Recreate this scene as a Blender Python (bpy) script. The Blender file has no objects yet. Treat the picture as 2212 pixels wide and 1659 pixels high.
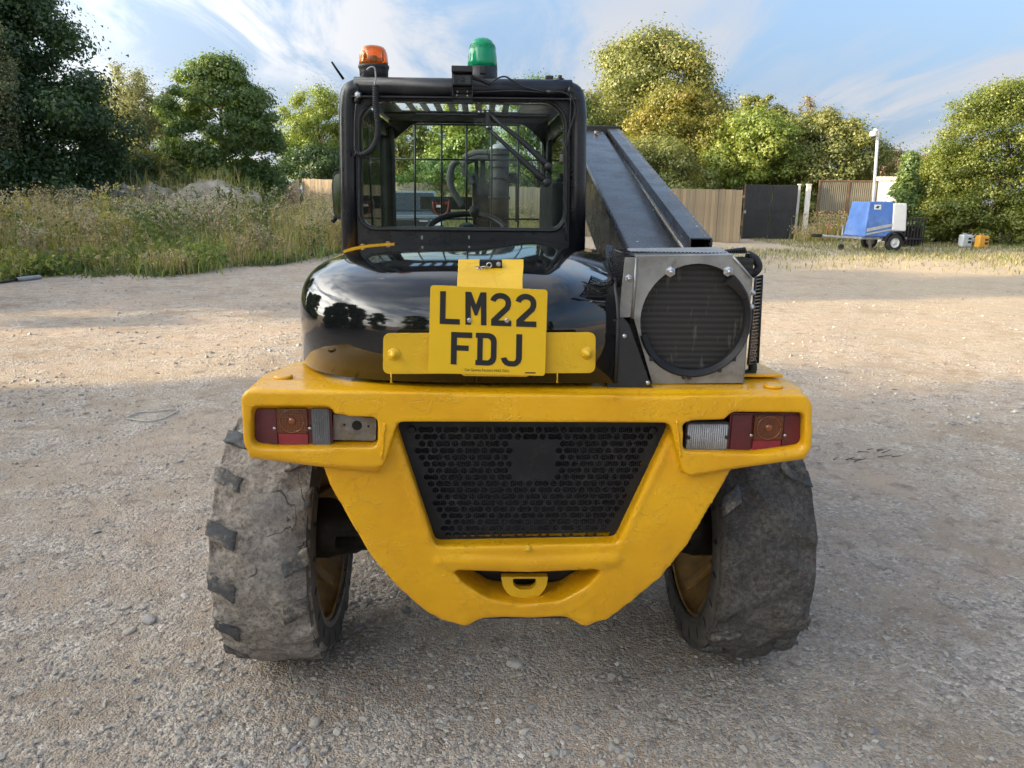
import bpy, bmesh, math, random
import numpy as np
from mathutils import Vector, Matrix, noise
from mathutils.geometry import tessellate_polygon
PI = math.pi
R = math.radians
scene = bpy.context.scene
COL = scene.collection
rng = np.random.default_rng(7)
random.seed(7)

# ------------------------------------------------------------------ camera
CAM_H, PITCH, ROLL, FPX = 1.5, R(13.6), R(0.7), 1662.0      # focal length in units of a 2212 px wide picture
cam_d = bpy.data.cameras.new('camera')
cam_d.sensor_width = 36.0
cam_d.lens = 36.0 * FPX / 2212.0
cam_d.clip_end = 3000
cam_d.clip_start = 0.05
cam = bpy.data.objects.new('camera', cam_d)
COL.objects.link(cam)
fwd = Vector((0, math.cos(PITCH), -math.sin(PITCH)))
up0 = Vector((0, math.sin(PITCH), math.cos(PITCH)))
rt0 = Vector((1, 0, 0))
RT = rt0 * math.cos(ROLL) + up0 * math.sin(ROLL)
UP = up0 * math.cos(ROLL) - rt0 * math.sin(ROLL)
CAMP = Vector((0, 0, CAM_H))
m = Matrix((RT, UP, -fwd)).transposed().to_4x4()
m.translation = CAMP
cam.matrix_world = m
scene.camera = cam

# ------------------------------------------------------------------ sky, sun, exposure
SUN_EL, SUN_AZ = R(13.0), R(256.0)                          # azimuth clockwise from +Y
world = bpy.data.worlds.new('World')
scene.world = world
world.use_nodes = True
scene.view_settings.view_transform = 'Standard'
scene.view_settings.look = 'None'
scene.view_settings.exposure = 2.12
scene.view_settings.gamma = 1.0


def build_world():
    nt = world.node_tree
    N, L = nt.nodes, nt.links
    bg = N['Background']
    bg.inputs[1].default_value = 0.09
    sk = N.new('ShaderNodeTexSky')
    sk.sky_type = 'NISHITA'
    sk.sun_disc = False
    sk.sun_elevation = SUN_EL
    sk.sun_rotation = SUN_AZ
    sk.air_density, sk.dust_density, sk.ozone_density = 1.0, 0.6, 1.5
    tc = N.new('ShaderNodeTexCoord')
    sep = N.new('ShaderNodeSeparateXYZ')
    L.new(tc.outputs['Generated'], sep.inputs[0])
    zz = N.new('ShaderNodeMath'); zz.operation = 'MAXIMUM'; zz.inputs[1].default_value = 0.0
    L.new(sep.outputs[2], zz.inputs[0])
    z2 = N.new('ShaderNodeMath'); z2.operation = 'ADD'; z2.inputs[1].default_value = 0.16
    L.new(zz.outputs[0], z2.inputs[0])
    dv = N.new('ShaderNodeVectorMath'); dv.operation = 'DIVIDE'
    cb = N.new('ShaderNodeCombineXYZ')
    for i in range(3):
        L.new(z2.outputs[0], cb.inputs[i])
    L.new(tc.outputs['Generated'], dv.inputs[0]); L.new(cb.outputs[0], dv.inputs[1])

    def noise_fac(rot, scl, off, ns, det, rough, lo, hi, dist=0.0):
        mp = N.new('ShaderNodeMapping')
        mp.inputs['Rotation'].default_value = (0, 0, R(rot))
        mp.inputs['Scale'].default_value = scl
        mp.inputs['Location'].default_value = off
        L.new(dv.outputs[0], mp.inputs[0])
        nz = N.new('ShaderNodeTexNoise')
        nz.inputs['Scale'].default_value = ns
        nz.inputs['Detail'].default_value = det
        nz.inputs['Roughness'].default_value = rough
        nz.inputs['Distortion'].default_value = dist
        L.new(mp.outputs[0], nz.inputs['Vector'])
        mr = N.new('ShaderNodeMapRange'); mr.interpolation_type = 'SMOOTHSTEP'
        mr.inputs['From Min'].default_value = lo; mr.inputs['From Max'].default_value = hi
        L.new(nz.outputs[0], mr.inputs[0])
        return mr.outputs[0]

    def mul(a, b):
        k = N.new('ShaderNodeMath'); k.operation = 'MULTIPLY'
        for i, s in enumerate((a, b)):
            if isinstance(s, float): k.inputs[i].default_value = s
            else: L.new(s, k.inputs[i])
        return k.outputs[0]

    def mixc(f, a, b):
        k = N.new('ShaderNodeMix'); k.data_type = 'RGBA'
        L.new(f, k.inputs[0])
        for i, s in ((6, a), (7, b)):
            if isinstance(s, tuple): k.inputs[i].default_value = s
            else: L.new(s, k.inputs[i])
        return k.outputs[2]
    big = noise_fac(14, (1.05, 0.42, 1.0), (2.3, 1.9, 0.0), 0.85, 3, 0.5, 0.36, 0.56)
    fine = noise_fac(14, (1.3, 0.45, 1.0), (0.6, 4.2, 0.0), 1.9, 9, 0.62, 0.37, 0.60, 0.6)
    veil = noise_fac(8, (0.9, 0.45, 1.0), (5.2, 0.4, 0.0), 1.0, 5, 0.55, 0.33, 0.70)
    # cloud scatters forward: it is brighter the closer it lies to the sun
    dp = N.new('ShaderNodeVectorMath'); dp.operation = 'DOT_PRODUCT'
    dp.inputs[1].default_value = (math.sin(SUN_AZ) * math.cos(SUN_EL), math.cos(SUN_AZ) * math.cos(SUN_EL), math.sin(SUN_EL))
    L.new(tc.outputs['Generated'], dp.inputs[0])
    ph = N.new('ShaderNodeMapRange'); ph.inputs['From Min'].default_value = -1.0; ph.inputs['From Max'].default_value = 1.0
    L.new(dp.outputs['Value'], ph.inputs[0])
    pw = N.new('ShaderNodeMath'); pw.operation = 'POWER'; pw.inputs[1].default_value = 6.0
    L.new(ph.outputs[0], pw.inputs[0])

    def lit(c, k=17.0):
        w = N.new('ShaderNodeVectorMath'); w.operation = 'SCALE'
        g = (c[0] + c[1] + c[2]) / 3 * k
        w.inputs[0].default_value = (g * 1.04, g * 1.0, g * 0.90)
        L.new(pw.outputs[0], w.inputs['Scale'])
        s = N.new('ShaderNodeVectorMath'); s.operation = 'ADD'
        s.inputs[1].default_value = tuple(x * 0.84 for x in c)
        L.new(w.outputs[0], s.inputs[0])
        return s.outputs[0]
    low = N.new('ShaderNodeMapRange'); low.interpolation_type = 'SMOOTHSTEP'
    low.inputs['From Min'].default_value = 0.0; low.inputs['From Max'].default_value = 0.55
    low.inputs['To Min'].default_value = 0.90; low.inputs['To Max'].default_value = 0.0
    L.new(zz.outputs[0], low.inputs[0])
    vm = N.new('ShaderNodeMath'); vm.operation = 'MAXIMUM'
    L.new(mul(veil, 0.66), vm.inputs[0]); L.new(low.outputs[0], vm.inputs[1])
    c0 = mixc(vm.outputs[0], sk.outputs[0], lit((0.64, 0.90, 1.62)))      # thin lavender-grey veil
    bright = mul(mul(big, fine), 0.92)
    col = mixc(bright, c0, lit((2.15, 2.20, 2.35)))                        # white cirrus
    L.new(col, bg.inputs[0])


build_world()
sun_d = bpy.data.lights.new('sun', 'SUN')
sun_d.energy = 2.7
sun_d.angle = R(0.8)
sun_d.color = (1.0, 0.77, 0.46)
sun = bpy.data.objects.new('sun', sun_d)
COL.objects.link(sun)
SUN_DIR = Vector((math.sin(SUN_AZ) * math.cos(SUN_EL), math.cos(SUN_AZ) * math.cos(SUN_EL), math.sin(SUN_EL)))
sun.rotation_euler = SUN_DIR.to_track_quat('Z', 'Y').to_euler()
sun.location = SUN_DIR * 60


# ------------------------------------------------------------------ photo measure helpers (pixels of the 2212 x 1659 view)
def ray(px, py):
    return fwd + RT * ((px - 1106.0) / FPX) + UP * ((829.5 - py) / FPX)


def at(px, py, Y):                      # point on the world plane y = Y
    d = ray(px, py)
    return CAMP + d * (Y / d.y)


def gnd(px, py, z=0.0):                 # point on the ground
    d = ray(px, py)
    return CAMP + d * ((z - CAM_H) / d.z)


VEH_O, VEH_YAW = Vector((0.035, 1.80, 0.0)), R(2.4)
VR = Matrix.Rotation(VEH_YAW, 3, 'Z')
VI = VR.transposed()


def vat(px, py, v):                     # vehicle-local point on the local plane y = v
    d = VI @ ray(px, py)
    o = VI @ (CAMP - VEH_O)
    return o + d * ((v - o.y) / d.y)


def vxz(px, py, v):
    p = vat(px, py, v)
    return (p.x, p.z)


# ------------------------------------------------------------------ object helpers
def link(name, mesh, mat=None, parent=None):
    o = bpy.data.objects.new(name, mesh)
    COL.objects.link(o)
    if mat is not None:
        mesh.materials.append(mat)
    if parent is not None:
        o.parent = parent
    return o


def tag(o, label=None, cat=None, group=None, kind=None):
    if label: o['label'] = label
    if cat: o['category'] = cat
    if group: o['group'] = group
    if kind: o['kind'] = kind
    return o


def empty(name, loc=(0, 0, 0), rz=0.0):
    o = bpy.data.objects.new(name, None)
    o.empty_display_size = 0.2
    o.location = loc
    o.rotation_euler = (0, 0, rz)
    COL.objects.link(o)
    return o


def copy_tree(o, parent=None):
    c = o.copy()
    COL.objects.link(c)
    if parent is not None:
        c.parent = parent
    for ch in list(o.children):
        copy_tree(ch, c)
    return c


def np_mesh(name, V, F, smooth=False):
    """V (n,3) array, F (m,k) array with k = 3 or 4"""
    V = np.asarray(V, dtype=np.float32); F = np.asarray(F, dtype=np.int32)
    me = bpy.data.meshes.new(name)
    k = F.shape[1]
    me.vertices.add(len(V)); me.vertices.foreach_set('co', V.ravel())
    me.loops.add(F.size); me.loops.foreach_set('vertex_index', F.ravel())
    me.polygons.add(len(F))
    me.polygons.foreach_set('loop_start', np.arange(0, F.size, k, dtype=np.int32))
    me.polygons.foreach_set('use_smooth', np.full(len(F), smooth, dtype=bool))
    me.update(calc_edges=True)
    return me


def face_attr(me, name, vals):
    a = me.attributes.new(name, 'FLOAT', 'FACE')
    a.data.foreach_set('value', np.asarray(vals, dtype=np.float32))


class MB:
    """collects shapes that become one mesh"""
    def __init__(s):
        s.v, s.f, s.sm = [], [], []

    def add(s, vs, fs, smooth=False):
        b = len(s.v)
        s.v += [tuple(p) for p in vs]
        s.f += [tuple(i + b for i in f) for f in fs]
        s.sm += [smooth] * len(fs)
        return s

    def box(s, lo, hi, M=None):
        x0, y0, z0 = lo; x1, y1, z1 = hi
        vs = [Vector(p) for p in ((x0, y0, z0), (x1, y0, z0), (x1, y1, z0), (x0, y1, z0), (x0, y0, z1), (x1, y0, z1), (x1, y1, z1), (x0, y1, z1))]
        if M is not None: vs = [M @ p for p in vs]
        return s.add(vs, [(0, 3, 2, 1), (4, 5, 6, 7), (0, 1, 5, 4), (1, 2, 6, 5), (2, 3, 7, 6), (3, 0, 4, 7)])

    def hexa(s, a, b):
        """two quads (4 pts each, same winding) joined to a solid"""
        return s.add(list(a) + list(b), [(3, 2, 1, 0), (4, 5, 6, 7), (0, 1, 5, 4), (1, 2, 6, 5), (2, 3, 7, 6), (3, 0, 4, 7)])

    def tube(s, path, r, n=10, cap=True, smooth=True):
        P = [Vector(p) for p in path]
        rs = [r] * len(P) if not hasattr(r, '__len__') else r
        t0 = (P[1] - P[0]).normalized()
        nrm = t0.orthogonal().normalized()
        vs, fs = [], []
        for i, p in enumerate(P):
            if i == 0: t = t0
            elif i == len(P) - 1: t = (P[i] - P[i - 1]).normalized()
            else: t = ((P[i] - P[i - 1]).normalized() + (P[i + 1] - P[i]).normalized()).normalized()
            nrm = (nrm - t * nrm.dot(t)).normalized()
            bn = t.cross(nrm)
            for k in range(n):
                a = 2 * PI * k / n
                vs.append(p + (nrm * math.cos(a) + bn * math.sin(a)) * rs[i])
        for i in range(len(P) - 1):
            for k in range(n):
                k2 = (k + 1) % n
                fs.append((i * n + k, i * n + k2, (i + 1) * n + k2, (i + 1) * n + k))
        s.add(vs, fs, smooth)
        if cap:
            s.add([vs[k] for k in range(n)], [tuple(range(n))[::-1]])
            s.add([vs[(len(P) - 1) * n + k] for k in range(n)], [tuple(range(n))])
        return s

    def lathe(s, prof, c, axis='Z', n=24, smooth=True, cap=True):
        """prof: (radius, height) pairs round axis through c"""
        c = Vector(c)
        ax = {'X': (Vector((0, 1, 0)), Vector((0, 0, 1)), Vector((1, 0, 0))), 'Y': (Vector((0, 0, 1)), Vector((1, 0, 0)), Vector((0, 1, 0))), 'Z': (Vector((1, 0, 0)), Vector((0, 1, 0)), Vector((0, 0, 1)))}[axis] if isinstance(axis, str) else axis
        vs, fs = [], []
        for r, h in prof:
            for k in range(n):
                a = 2 * PI * k / n
                vs.append(c + (ax[0] * math.cos(a) + ax[1] * math.sin(a)) * r + ax[2] * h)
        for i in range(len(prof) - 1):
            for k in range(n):
                k2 = (k + 1) % n
                fs.append((i * n + k, i * n + k2, (i + 1) * n + k2, (i + 1) * n + k))
        s.add(vs, fs, smooth)
        if cap:
            if prof[0][0] > 1e-5: s.add([vs[k] for k in range(n)], [tuple(range(n))[::-1]])
            if prof[-1][0] > 1e-5: s.add([vs[(len(prof) - 1) * n + k] for k in range(n)], [tuple(range(n))])
        return s

    def prism(s, loops, f0, f1, sides_smooth=False):
        """loops: list of 2-D outlines (first outer, rest holes); f0 / f1 map (a, b) -> 3-D point of the two faces"""
        flat = [p for l in loops for p in l]
        tris = tessellate_polygon([[Vector((p[0], p[1], 0)) for p in l] for l in loops])
        n = len(flat)
        vs = [f0(*p) for p in flat] + [f1(*p) for p in flat]
        fs = []
        for t in tris:
            a, b, c = (flat[i] for i in t)
            ar = (b[0] - a[0]) * (c[1] - a[1]) - (b[1] - a[1]) * (c[0] - a[0])
            if abs(ar) < 1e-14: continue
            t = tuple(t) if ar > 0 else tuple(t)[::-1]
            fs.append(t)
            fs.append(tuple(i + n for i in t[::-1]))
        b = 0
        for li, l in enumerate(loops):
            k = len(l)
            area = sum(l[i][0] * l[(i + 1) % k][1] - l[(i + 1) % k][0] * l[i][1] for i in range(k))
            ccw = (area > 0) == (li == 0)
            for i in range(k):
                j = (i + 1) % k
                q = (b + i, b + i + n, b + j + n, b + j)
                fs.append(q if ccw else q[::-1])
            b += k
        return s.add(vs, fs)

    def xz(s, loops, v0, v1):
        return s.prism(loops, lambda a, b: (a, v0, b), lambda a, b: (a, v1, b))

    def build(s, name, mat, parent=None, bevel=0, seg=2, smooth=None):
        me = bpy.data.meshes.new(name)
        me.from_pydata(s.v, [], s.f)
        me.polygons.foreach_set('use_smooth', s.sm if smooth is None else [smooth] * len(s.sm))
        bm = bmesh.new(); bm.from_mesh(me)
        bmesh.ops.remove_doubles(bm, verts=bm.verts, dist=1e-6)
        bmesh.ops.recalc_face_normals(bm, faces=bm.faces)
        bm.to_mesh(me); bm.free()
        o = link(name, me, mat, parent)
        if bevel:
            b = o.modifiers.new('bevel', 'BEVEL')
            b.width = bevel; b.segments = seg; b.limit_method = 'ANGLE'; b.angle_limit = R(35); b.harden_normals = False
            for p in me.polygons: p.use_smooth = True
            w = o.modifiers.new('wn', 'WEIGHTED_NORMAL'); w.keep_sharp = False
        return o


def rrect(x0, x1, z0, z1, r, n=5):
    out = []
    for cx, cz, a0 in ((x1 - r, z1 - r, 0), (x0 + r, z1 - r, 90), (x0 + r, z0 + r, 180), (x1 - r, z0 + r, 270)):
        for k in range(n + 1):
            a = R(a0 + 90 * k / n)
            out.append((cx + r * math.cos(a), cz + r * math.sin(a)))
    return out


def rpoly(pts, r, n=5):
    """round the corners of a 2-D polygon; r number or list"""
    out = []
    k = len(pts)
    for i in range(k):
        p0, p, p1 = Vector(pts[i - 1]), Vector(pts[i]), Vector(pts[(i + 1) % k])
        rr = r[i] if hasattr(r, '__len__') else r
        d0, d1 = (p0 - p), (p1 - p)
        l = min(rr, d0.length * .49, d1.length * .49)
        a, b = p + d0.normalized() * l, p + d1.normalized() * l
        if rr <= 0:
            out.append(tuple(p)); continue
        for j in range(n + 1):
            t = j / n
            q = a * (1 - t) ** 2 + p * 2 * t * (1 - t) + b * t * t
            out.append((q.x, q.y))
    return out


def smooth_path(pts, n=6):
    P = [Vector(p) for p in pts]
    P = [P[0] * 2 - P[1]] + P + [P[-1] * 2 - P[-2]]
    out = []
    for i in range(1, len(P) - 2):
        for k in range(n):
            t = k / n
            a, b, c, d = P[i - 1], P[i], P[i + 1], P[i + 2]
            out.append(0.5 * ((2 * b) + (c - a) * t + (2 * a - 5 * b + 4 * c - d) * t * t + (3 * b - a - 3 * c + d) * t ** 3))
    out.append(P[-2])
    return out


# ------------------------------------------------------------------ materials
class NT:
    def __init__(s, name):
        s.m = bpy.data.materials.new(name); s.m.use_nodes = True
        s.t = s.m.node_tree; s.b = s.t.nodes['Principled BSDF']; s.out = s.t.nodes['Material Output']
        s.tc = None

    def n(s, typ, **kw):
        x = s.t.nodes.new(typ)
        for k, v in kw.items():
            if k.startswith('_'): setattr(x, k[1:], v)
            else:
                x.inputs[k.replace('__', ' ')].default_value = v
        return x

    def l(s, a, b): s.t.links.new(a, b)

    def coord(s, kind='Object', scale=None, rot=None):
        if s.tc is None: s.tc = s.t.nodes.new('ShaderNodeTexCoord')
        o = s.tc.outputs[kind]
        if scale is not None or rot is not None:
            mp = s.n('ShaderNodeMapping')
            if scale is not None: mp.inputs['Scale'].default_value = scale
            if rot is not None: mp.inputs['Rotation'].default_value = rot
            s.l(o, mp.inputs[0]); o = mp.outputs[0]
        return o

    def noise(s, scale, det=4, rough=.55, dist=0., vec=None, out=0):
        x = s.n('ShaderNodeTexNoise', Scale=scale, Detail=det, Roughness=rough, Distortion=dist)
        s.l(vec if vec is not None else s.coord(), x.inputs['Vector'])
        return x.outputs[out]

    def vor(s, scale, feat='F1', vec=None, out='Distance', rnd=1.0):
        x = s.t.nodes.new('ShaderNodeTexVoronoi'); x.feature = feat
        x.inputs['Scale'].default_value = scale; x.inputs['Randomness'].default_value = rnd
        s.l(vec if vec is not None else s.coord(), x.inputs['Vector'])
        return x.outputs[out]

    def ramp(s, fac, stops, interp='LINEAR'):
        x = s.t.nodes.new('ShaderNodeValToRGB'); x.color_ramp.interpolation = interp
        e = x.color_ramp.elements
        while len(e) < len(stops): e.new(0.5)
        for i, (p, c) in enumerate(stops):
            e[i].position = p
            e[i].color = (c, c, c, 1) if isinstance(c, (int, float)) else (*c, 1)
        s.l(fac, x.inputs[0])
        return x.outputs[0]

    def mix(s, fac, a, b, blend='MIX'):
        x = s.t.nodes.new('ShaderNodeMix'); x.data_type = 'RGBA'; x.blend_type = blend
        for i, q in ((0, fac), (6, a), (7, b)):
            if isinstance(q, (int, float)): x.inputs[i].default_value = q if i == 0 else (q, q, q, 1)
            elif isinstance(q, tuple): x.inputs[i].default_value = (*q, 1)
            else: s.l(q, x.inputs[i])
        return x.outputs[2]

    def math(s, op, a, b=0.0):
        x = s.t.nodes.new('ShaderNodeMath'); x.operation = op
        for i, q in enumerate((a, b)):
            if isinstance(q, (int, float)): x.inputs[i].default_value = q
            else: s.l(q, x.inputs[i])
        return x.outputs[0]

    def bump(s, h, strength=.4, dist=.01, normal=None):
        x = s.n('ShaderNodeBump', Strength=strength, Distance=dist)
        s.l(h, x.inputs['Height'])
        if normal is not None: s.l(normal, x.inputs['Normal'])
        return x.outputs[0]

    def set(s, **kw):
        for k, v in kw.items():
            k = k.replace('__', ' ')
            if isinstance(v, tuple): s.b.inputs[k].default_value = (*v, 1) if len(v) == 3 else v
            elif isinstance(v, (int, float)): s.b.inputs[k].default_value = v
            else: s.l(v, s.b.inputs[k])
        return s


def simple(name, col, rough=.5, metal=0., var=.25, scale=8., bump=.0, bscale=60., coat=0., dirt=None, dirt_amt=.5):
    q = NT(name)
    d = tuple(c * (1 - var) for c in col); h = tuple(min(1, c * (1 + var)) for c in col)
    c = q.ramp(q.noise(scale, 5, .6), [(.3, d), (.7, h)])
    if dirt:
        f = q.ramp(q.noise(scale * .6, 8, .68), [(.5, 0), (.68, dirt_amt)])
        c = q.mix(f, c, dirt)
    rr = q.ramp(q.noise(scale * 2.3, 4, .6), [(.3, max(0.02, rough * .8)), (.7, min(1, rough * 1.2))])
    q.set(Base__Color=c, Roughness=rr, Metallic=metal)
    if coat: q.set(Coat__Weight=coat, Coat__Roughness=.05)
    if bump: q.set(Normal=q.bump(q.noise(bscale, 5, .6), bump, .004))
    return q.m


M = {}


def make_materials():
    # thick hand-brushed yellow paint with raised flake edges
    q = NT('yellow_paint')
    fl = q.noise(7, 7, .62, .4)
    steps = q.ramp(fl, [(0, 0), (.555, .0), (.562, 1), (.61, 1), (.617, .35), (1, .35)])
    fl2 = q.noise(17, 5, .6, .8)
    mask = q.ramp(q.noise(2.2, 3, .5), [(.42, 0), (.6, 1)])
    steps2 = q.math('MULTIPLY', q.ramp(fl2, [(.60, 0), (.61, 1)]), mask)
    brush = q.noise(30, 4, .6, 0, q.coord(scale=(.5, 1, 3)))
    hgt = q.math('ADD', q.math('ADD', q.math('MULTIPLY', steps, .55), q.math('MULTIPLY', steps2, .7)), q.math('MULTIPLY', brush, .35))
    base = q.ramp(q.noise(3.5, 6, .6), [(.25, (.62, .285, .003)), (.55, (.76, .385, .003)), (.8, (.82, .44, .006))])
    green = q.ramp(q.noise(9, 6, .7, .5), [(.66, 0), (.80, .35)])
    base = q.mix(green, base, (.33, .29, .03))
    chip = q.ramp(q.noise(26, 8, .7, .3), [(.705, 0), (.72, 1)])
    base = q.mix(q.math('MULTIPLY', chip, .7), base, (.30, .27, .22))
    q.set(Base__Color=base, Roughness=q.ramp(q.noise(12, 4, .6), [(.3, .22), (.75, .42)]), Normal=q.bump(hgt, .6, .0035))
    q.set(Coat__Weight=.15, Coat__Roughness=.12)
    M['yellow'] = q.m
    q = NT('yellow_bracket_paint')
    h = q.ramp(q.noise(9, 7, .65, .5), [(.5, 0), (.52, .8), (.64, 1), (.65, .2)])
    base = q.ramp(q.noise(6, 5, .6), [(.3, (.58, .33, .008)), (.7, (.78, .47, .012))])
    base = q.mix(q.ramp(q.noise(16, 6, .7), [(.60, 0), (.72, .6)]), base, (.34, .29, .06))
    q.set(Base__Color=base, Roughness=.35, Normal=q.bump(h, .4, .002))
    M['yellow_br'] = q.m
    M['plate'] = simple('number_plate_yellow', (.76, .46, .008), .38, var=.05, scale=5, bump=.05, bscale=90)
    M['ink'] = simple('plate_ink', (.012, .012, .014), .4, var=.1)
    # glossy dusty black hood
    q = NT('glossy_black')
    dust = q.ramp(q.noise(14, 8, .7), [(.45, 0), (.8, 1)])
    streak = q.ramp(q.noise(5, 8, .72, .2, q.coord(scale=(3, 3, .7))), [(.56, 0), (.72, 1)])
    scr = q.ramp(q.noise(50, 3, .5, .2, q.coord(scale=(.35, 1, 2.2))), [(.73, 0), (.76, 1)])
    dd = q.math('ADD', q.math('MULTIPLY', dust, .25), q.math('MULTIPLY', streak, .5))
    c = q.mix(q.math('MULTIPLY', dd, .20), (.006, .0065, .008), (.16, .145, .12))
    c = q.mix(q.math('MULTIPLY', scr, .3), c, (.25, .24, .23))
    rr = q.math('ADD', .05, q.math('ADD', q.math('MULTIPLY', dd, .20), q.math('MULTIPLY', scr, .2)))
    q.set(Base__Color=c, Roughness=rr, Normal=q.bump(q.noise(4.5, 2, .4), .035, .02))
    q.b.inputs['Coat Weight'].default_value = .6; q.b.inputs['Coat Roughness'].default_value = .03
    M['hood'] = q.m
    M['black_paint'] = simple('black_satin_paint', (.010, .011, .014), .30, var=.35, scale=9, bump=.06, bscale=40, dirt=(.12, .115, .105), dirt_amt=.13)
    M['roof_paint'] = simple('scuffed_black_roof_paint', (.016, .017, .021), .36, var=.3, scale=12, bump=.08, bscale=50, dirt=(.15, .12, .095), dirt_amt=.22)
    M['boom_paint'] = simple('scratched_black_boom_paint', (.018, .020, .026), .22, var=.4, scale=6, bump=.02, bscale=30, dirt=(.14, .135, .13), dirt_amt=.09)
    q = NT('chipped_black_boom_paint')
    c = q.ramp(q.noise(6, 5, .6), [(.3, (.011, .012, .016)), (.7, (.025, .028, .036))])
    scr = q.ramp(q.noise(26, 6, .6, .3, q.coord(scale=(2.5, .5, 1))), [(.66, 0), (.70, .5)])
    flk = q.ramp(q.noise(30, 3, .5), [(.735, 0), (.745, 1)])
    c = q.mix(scr, c, (.13, .125, .12))
    c = q.mix(flk, c, (.50, .49, .47))
    c = q.mix(q.ramp(q.noise(3.5, 8, .7), [(.5, 0), (.75, .14)]), c, (.17, .155, .13))
    q.set(Base__Color=c, Roughness=q.ramp(q.noise(9, 6, .65), [(.3, .17), (.75, .38)]), Normal=q.bump(q.noise(5, 3, .5), .05, .01))
    M['boom_paint'] = q.m
    M['black_plastic'] = simple('matte_black_plastic', (.017, .017, .019), .5, var=.2, scale=20, bump=.1, bscale=160)
    M['rubber'] = simple('black_rubber', (.018, .018, .018), .62, var=.25, scale=15, dirt=(.10, .09, .08), dirt_amt=.25)
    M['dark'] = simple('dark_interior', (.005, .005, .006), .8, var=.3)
    M['greasy'] = simple('greasy_dark_metal', (.014, .012, .010), .6, var=.5, scale=14, bump=.3, bscale=40, dirt=(.065, .045, .027), dirt_amt=.5)
    q = NT('scuffed_black_grille')
    c = q.ramp(q.noise(10, 5, .6), [(.3, (.008, .009, .011)), (.7, (.016, .017, .020))])
    c = q.mix(q.ramp(q.noise(16, 8, .75), [(.54, 0), (.74, .16)]), c, (.16, .145, .125))
    q.set(Base__Color=c, Roughness=.55, Normal=q.bump(q.noise(60, 5, .6), .06, .004))
    q.b.inputs['Specular IOR Level'].default_value = .3
    M['grille'] = q.m
    # dark radiator core with fins
    q = NT('radiator_core')
    w = q.n('ShaderNodeTexWave', Scale=60, Distortion=.3, Detail=1); w.bands_direction = 'X'
    q.l(q.coord(), w.inputs['Vector'])
    q.set(Base__Color=q.ramp(w.outputs[1], [(.2, (.004, .004, .006)), (.8, (.035, .037, .045))]), Roughness=.55, Normal=q.bump(w.outputs[1], .6, .004))
    M['core'] = q.m
    q = NT('oil_cooler_core')
    w = q.n('ShaderNodeTexWave', Scale=21.0, Distortion=.15, Detail=1); w.bands_direction = 'Z'
    q.l(q.coord(), w.inputs['Vector'])
    w2 = q.n('ShaderNodeTexWave', Scale=110, Distortion=1.0, Detail=2); w2.bands_direction = 'X'
    q.l(q.coord(), w2.inputs['Vector'])
    st = q.ramp(q.noise(16, 8, .7, .3, q.coord(scale=(3, 1, .5))), [(.57, 0), (.68, 1)])
    c = q.ramp(w.outputs[1], [(.15, (.018, .017, .016)), (.75, (.038, .035, .030))])
    c = q.mix(q.math('MULTIPLY', w2.outputs[1], .4), c, (.012, .012, .012))
    c = q.mix(q.math('MULTIPLY', st, .55), c, (.20, .18, .155))
    hh = q.math('ADD', w.outputs[1], q.math('MULTIPLY', w2.outputs[1], .5))
    q.set(Base__Color=c, Roughness=.55, Metallic=.2, Normal=q.bump(hh, .25, .003))
    M['cooler'] = q.m
    # galvanised / scuffed bare aluminium
    q = NT('bare_aluminium')
    c = q.ramp(q.noise(7, 7, .65), [(.3, (.22, .218, .205)), (.6, (.38, .375, .36)), (.8, (.50, .49, .47))])
    c = q.mix(q.ramp(q.noise(10, 8, .7, .4), [(.52, 0), (.70, .8)]), c, (.14, .115, .09))
    q.set(Base__Color=c, Roughness=q.ramp(q.noise(14, 5, .6), [(.3, .32), (.7, .55)]), Metallic=.75, Normal=q.bump(q.noise(60, 3, .6, 0, q.coord(scale=(.2, 1, 2))), .06, .003))
    M['alu'] = q.m
    M['steel'] = simple('bright_steel', (.52, .52, .53), .32, metal=.9, var=.2, scale=60)
    M['grey_bracket'] = simple('weathered_zinc_bracket', (.20, .19, .17), .5, metal=.35, var=.3, scale=30, dirt=(.12, .075, .03), dirt_amt=.7)
    M['red_lens'] = NT('red_lens').m
    def lens(name, col, grid=220., tr=.0, rough=.16, both=True):
        q = NT(name)
        w = q.n('ShaderNodeTexWave', Scale=grid / 6.3, Distortion=0, Detail=0); w.bands_direction = 'X'
        q.l(q.coord(), w.inputs['Vector'])
        h = w.outputs[1]
        if both:
            w2 = q.n('ShaderNodeTexWave', Scale=grid / 6.3, Distortion=0, Detail=0); w2.bands_direction = 'Z'
            q.l(q.coord(), w2.inputs['Vector'])
            h = q.math('ADD', h, w2.outputs[1])
        c = q.ramp(q.noise(20, 4, .6), [(.3, tuple(x * .6 for x in col)), (.7, col)])
        q.set(Base__Color=c, Roughness=rough, Normal=q.bump(h, .35, .002), Transmission__Weight=tr)
        q.set(Coat__Weight=.35, Coat__Roughness=.06)
        return q.m
    M['red_lens'] = lens('red_lens', (.12, .0012, .005), 700)
    M['reflector'] = lens('red_reflector', (.30, .004, .016), 1400)
    M['amber_lens'] = lens('amber_lens', (.13, .030, .003), 300)
    M['amber_ring'] = simple('amber_ring', (.20, .045, .005), .15, var=.2, coat=1.)
    M['clear_lens'] = lens('clear_ribbed_lens', (.46, .47, .49), 300, both=False, rough=.12)
    M['clear_dark'] = lens('clear_lens_over_dark', (.13, .135, .14), 300, both=False, rough=.10)
    M['lamp_back'] = simple('lamp_silver_back', (.22, .225, .24), .25, metal=.6, var=.3, scale=30)
    M['red_body'] = simple('dark_red_lamp_body', (.12, .003, .008), .2, var=.3, scale=20, coat=.8)
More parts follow.
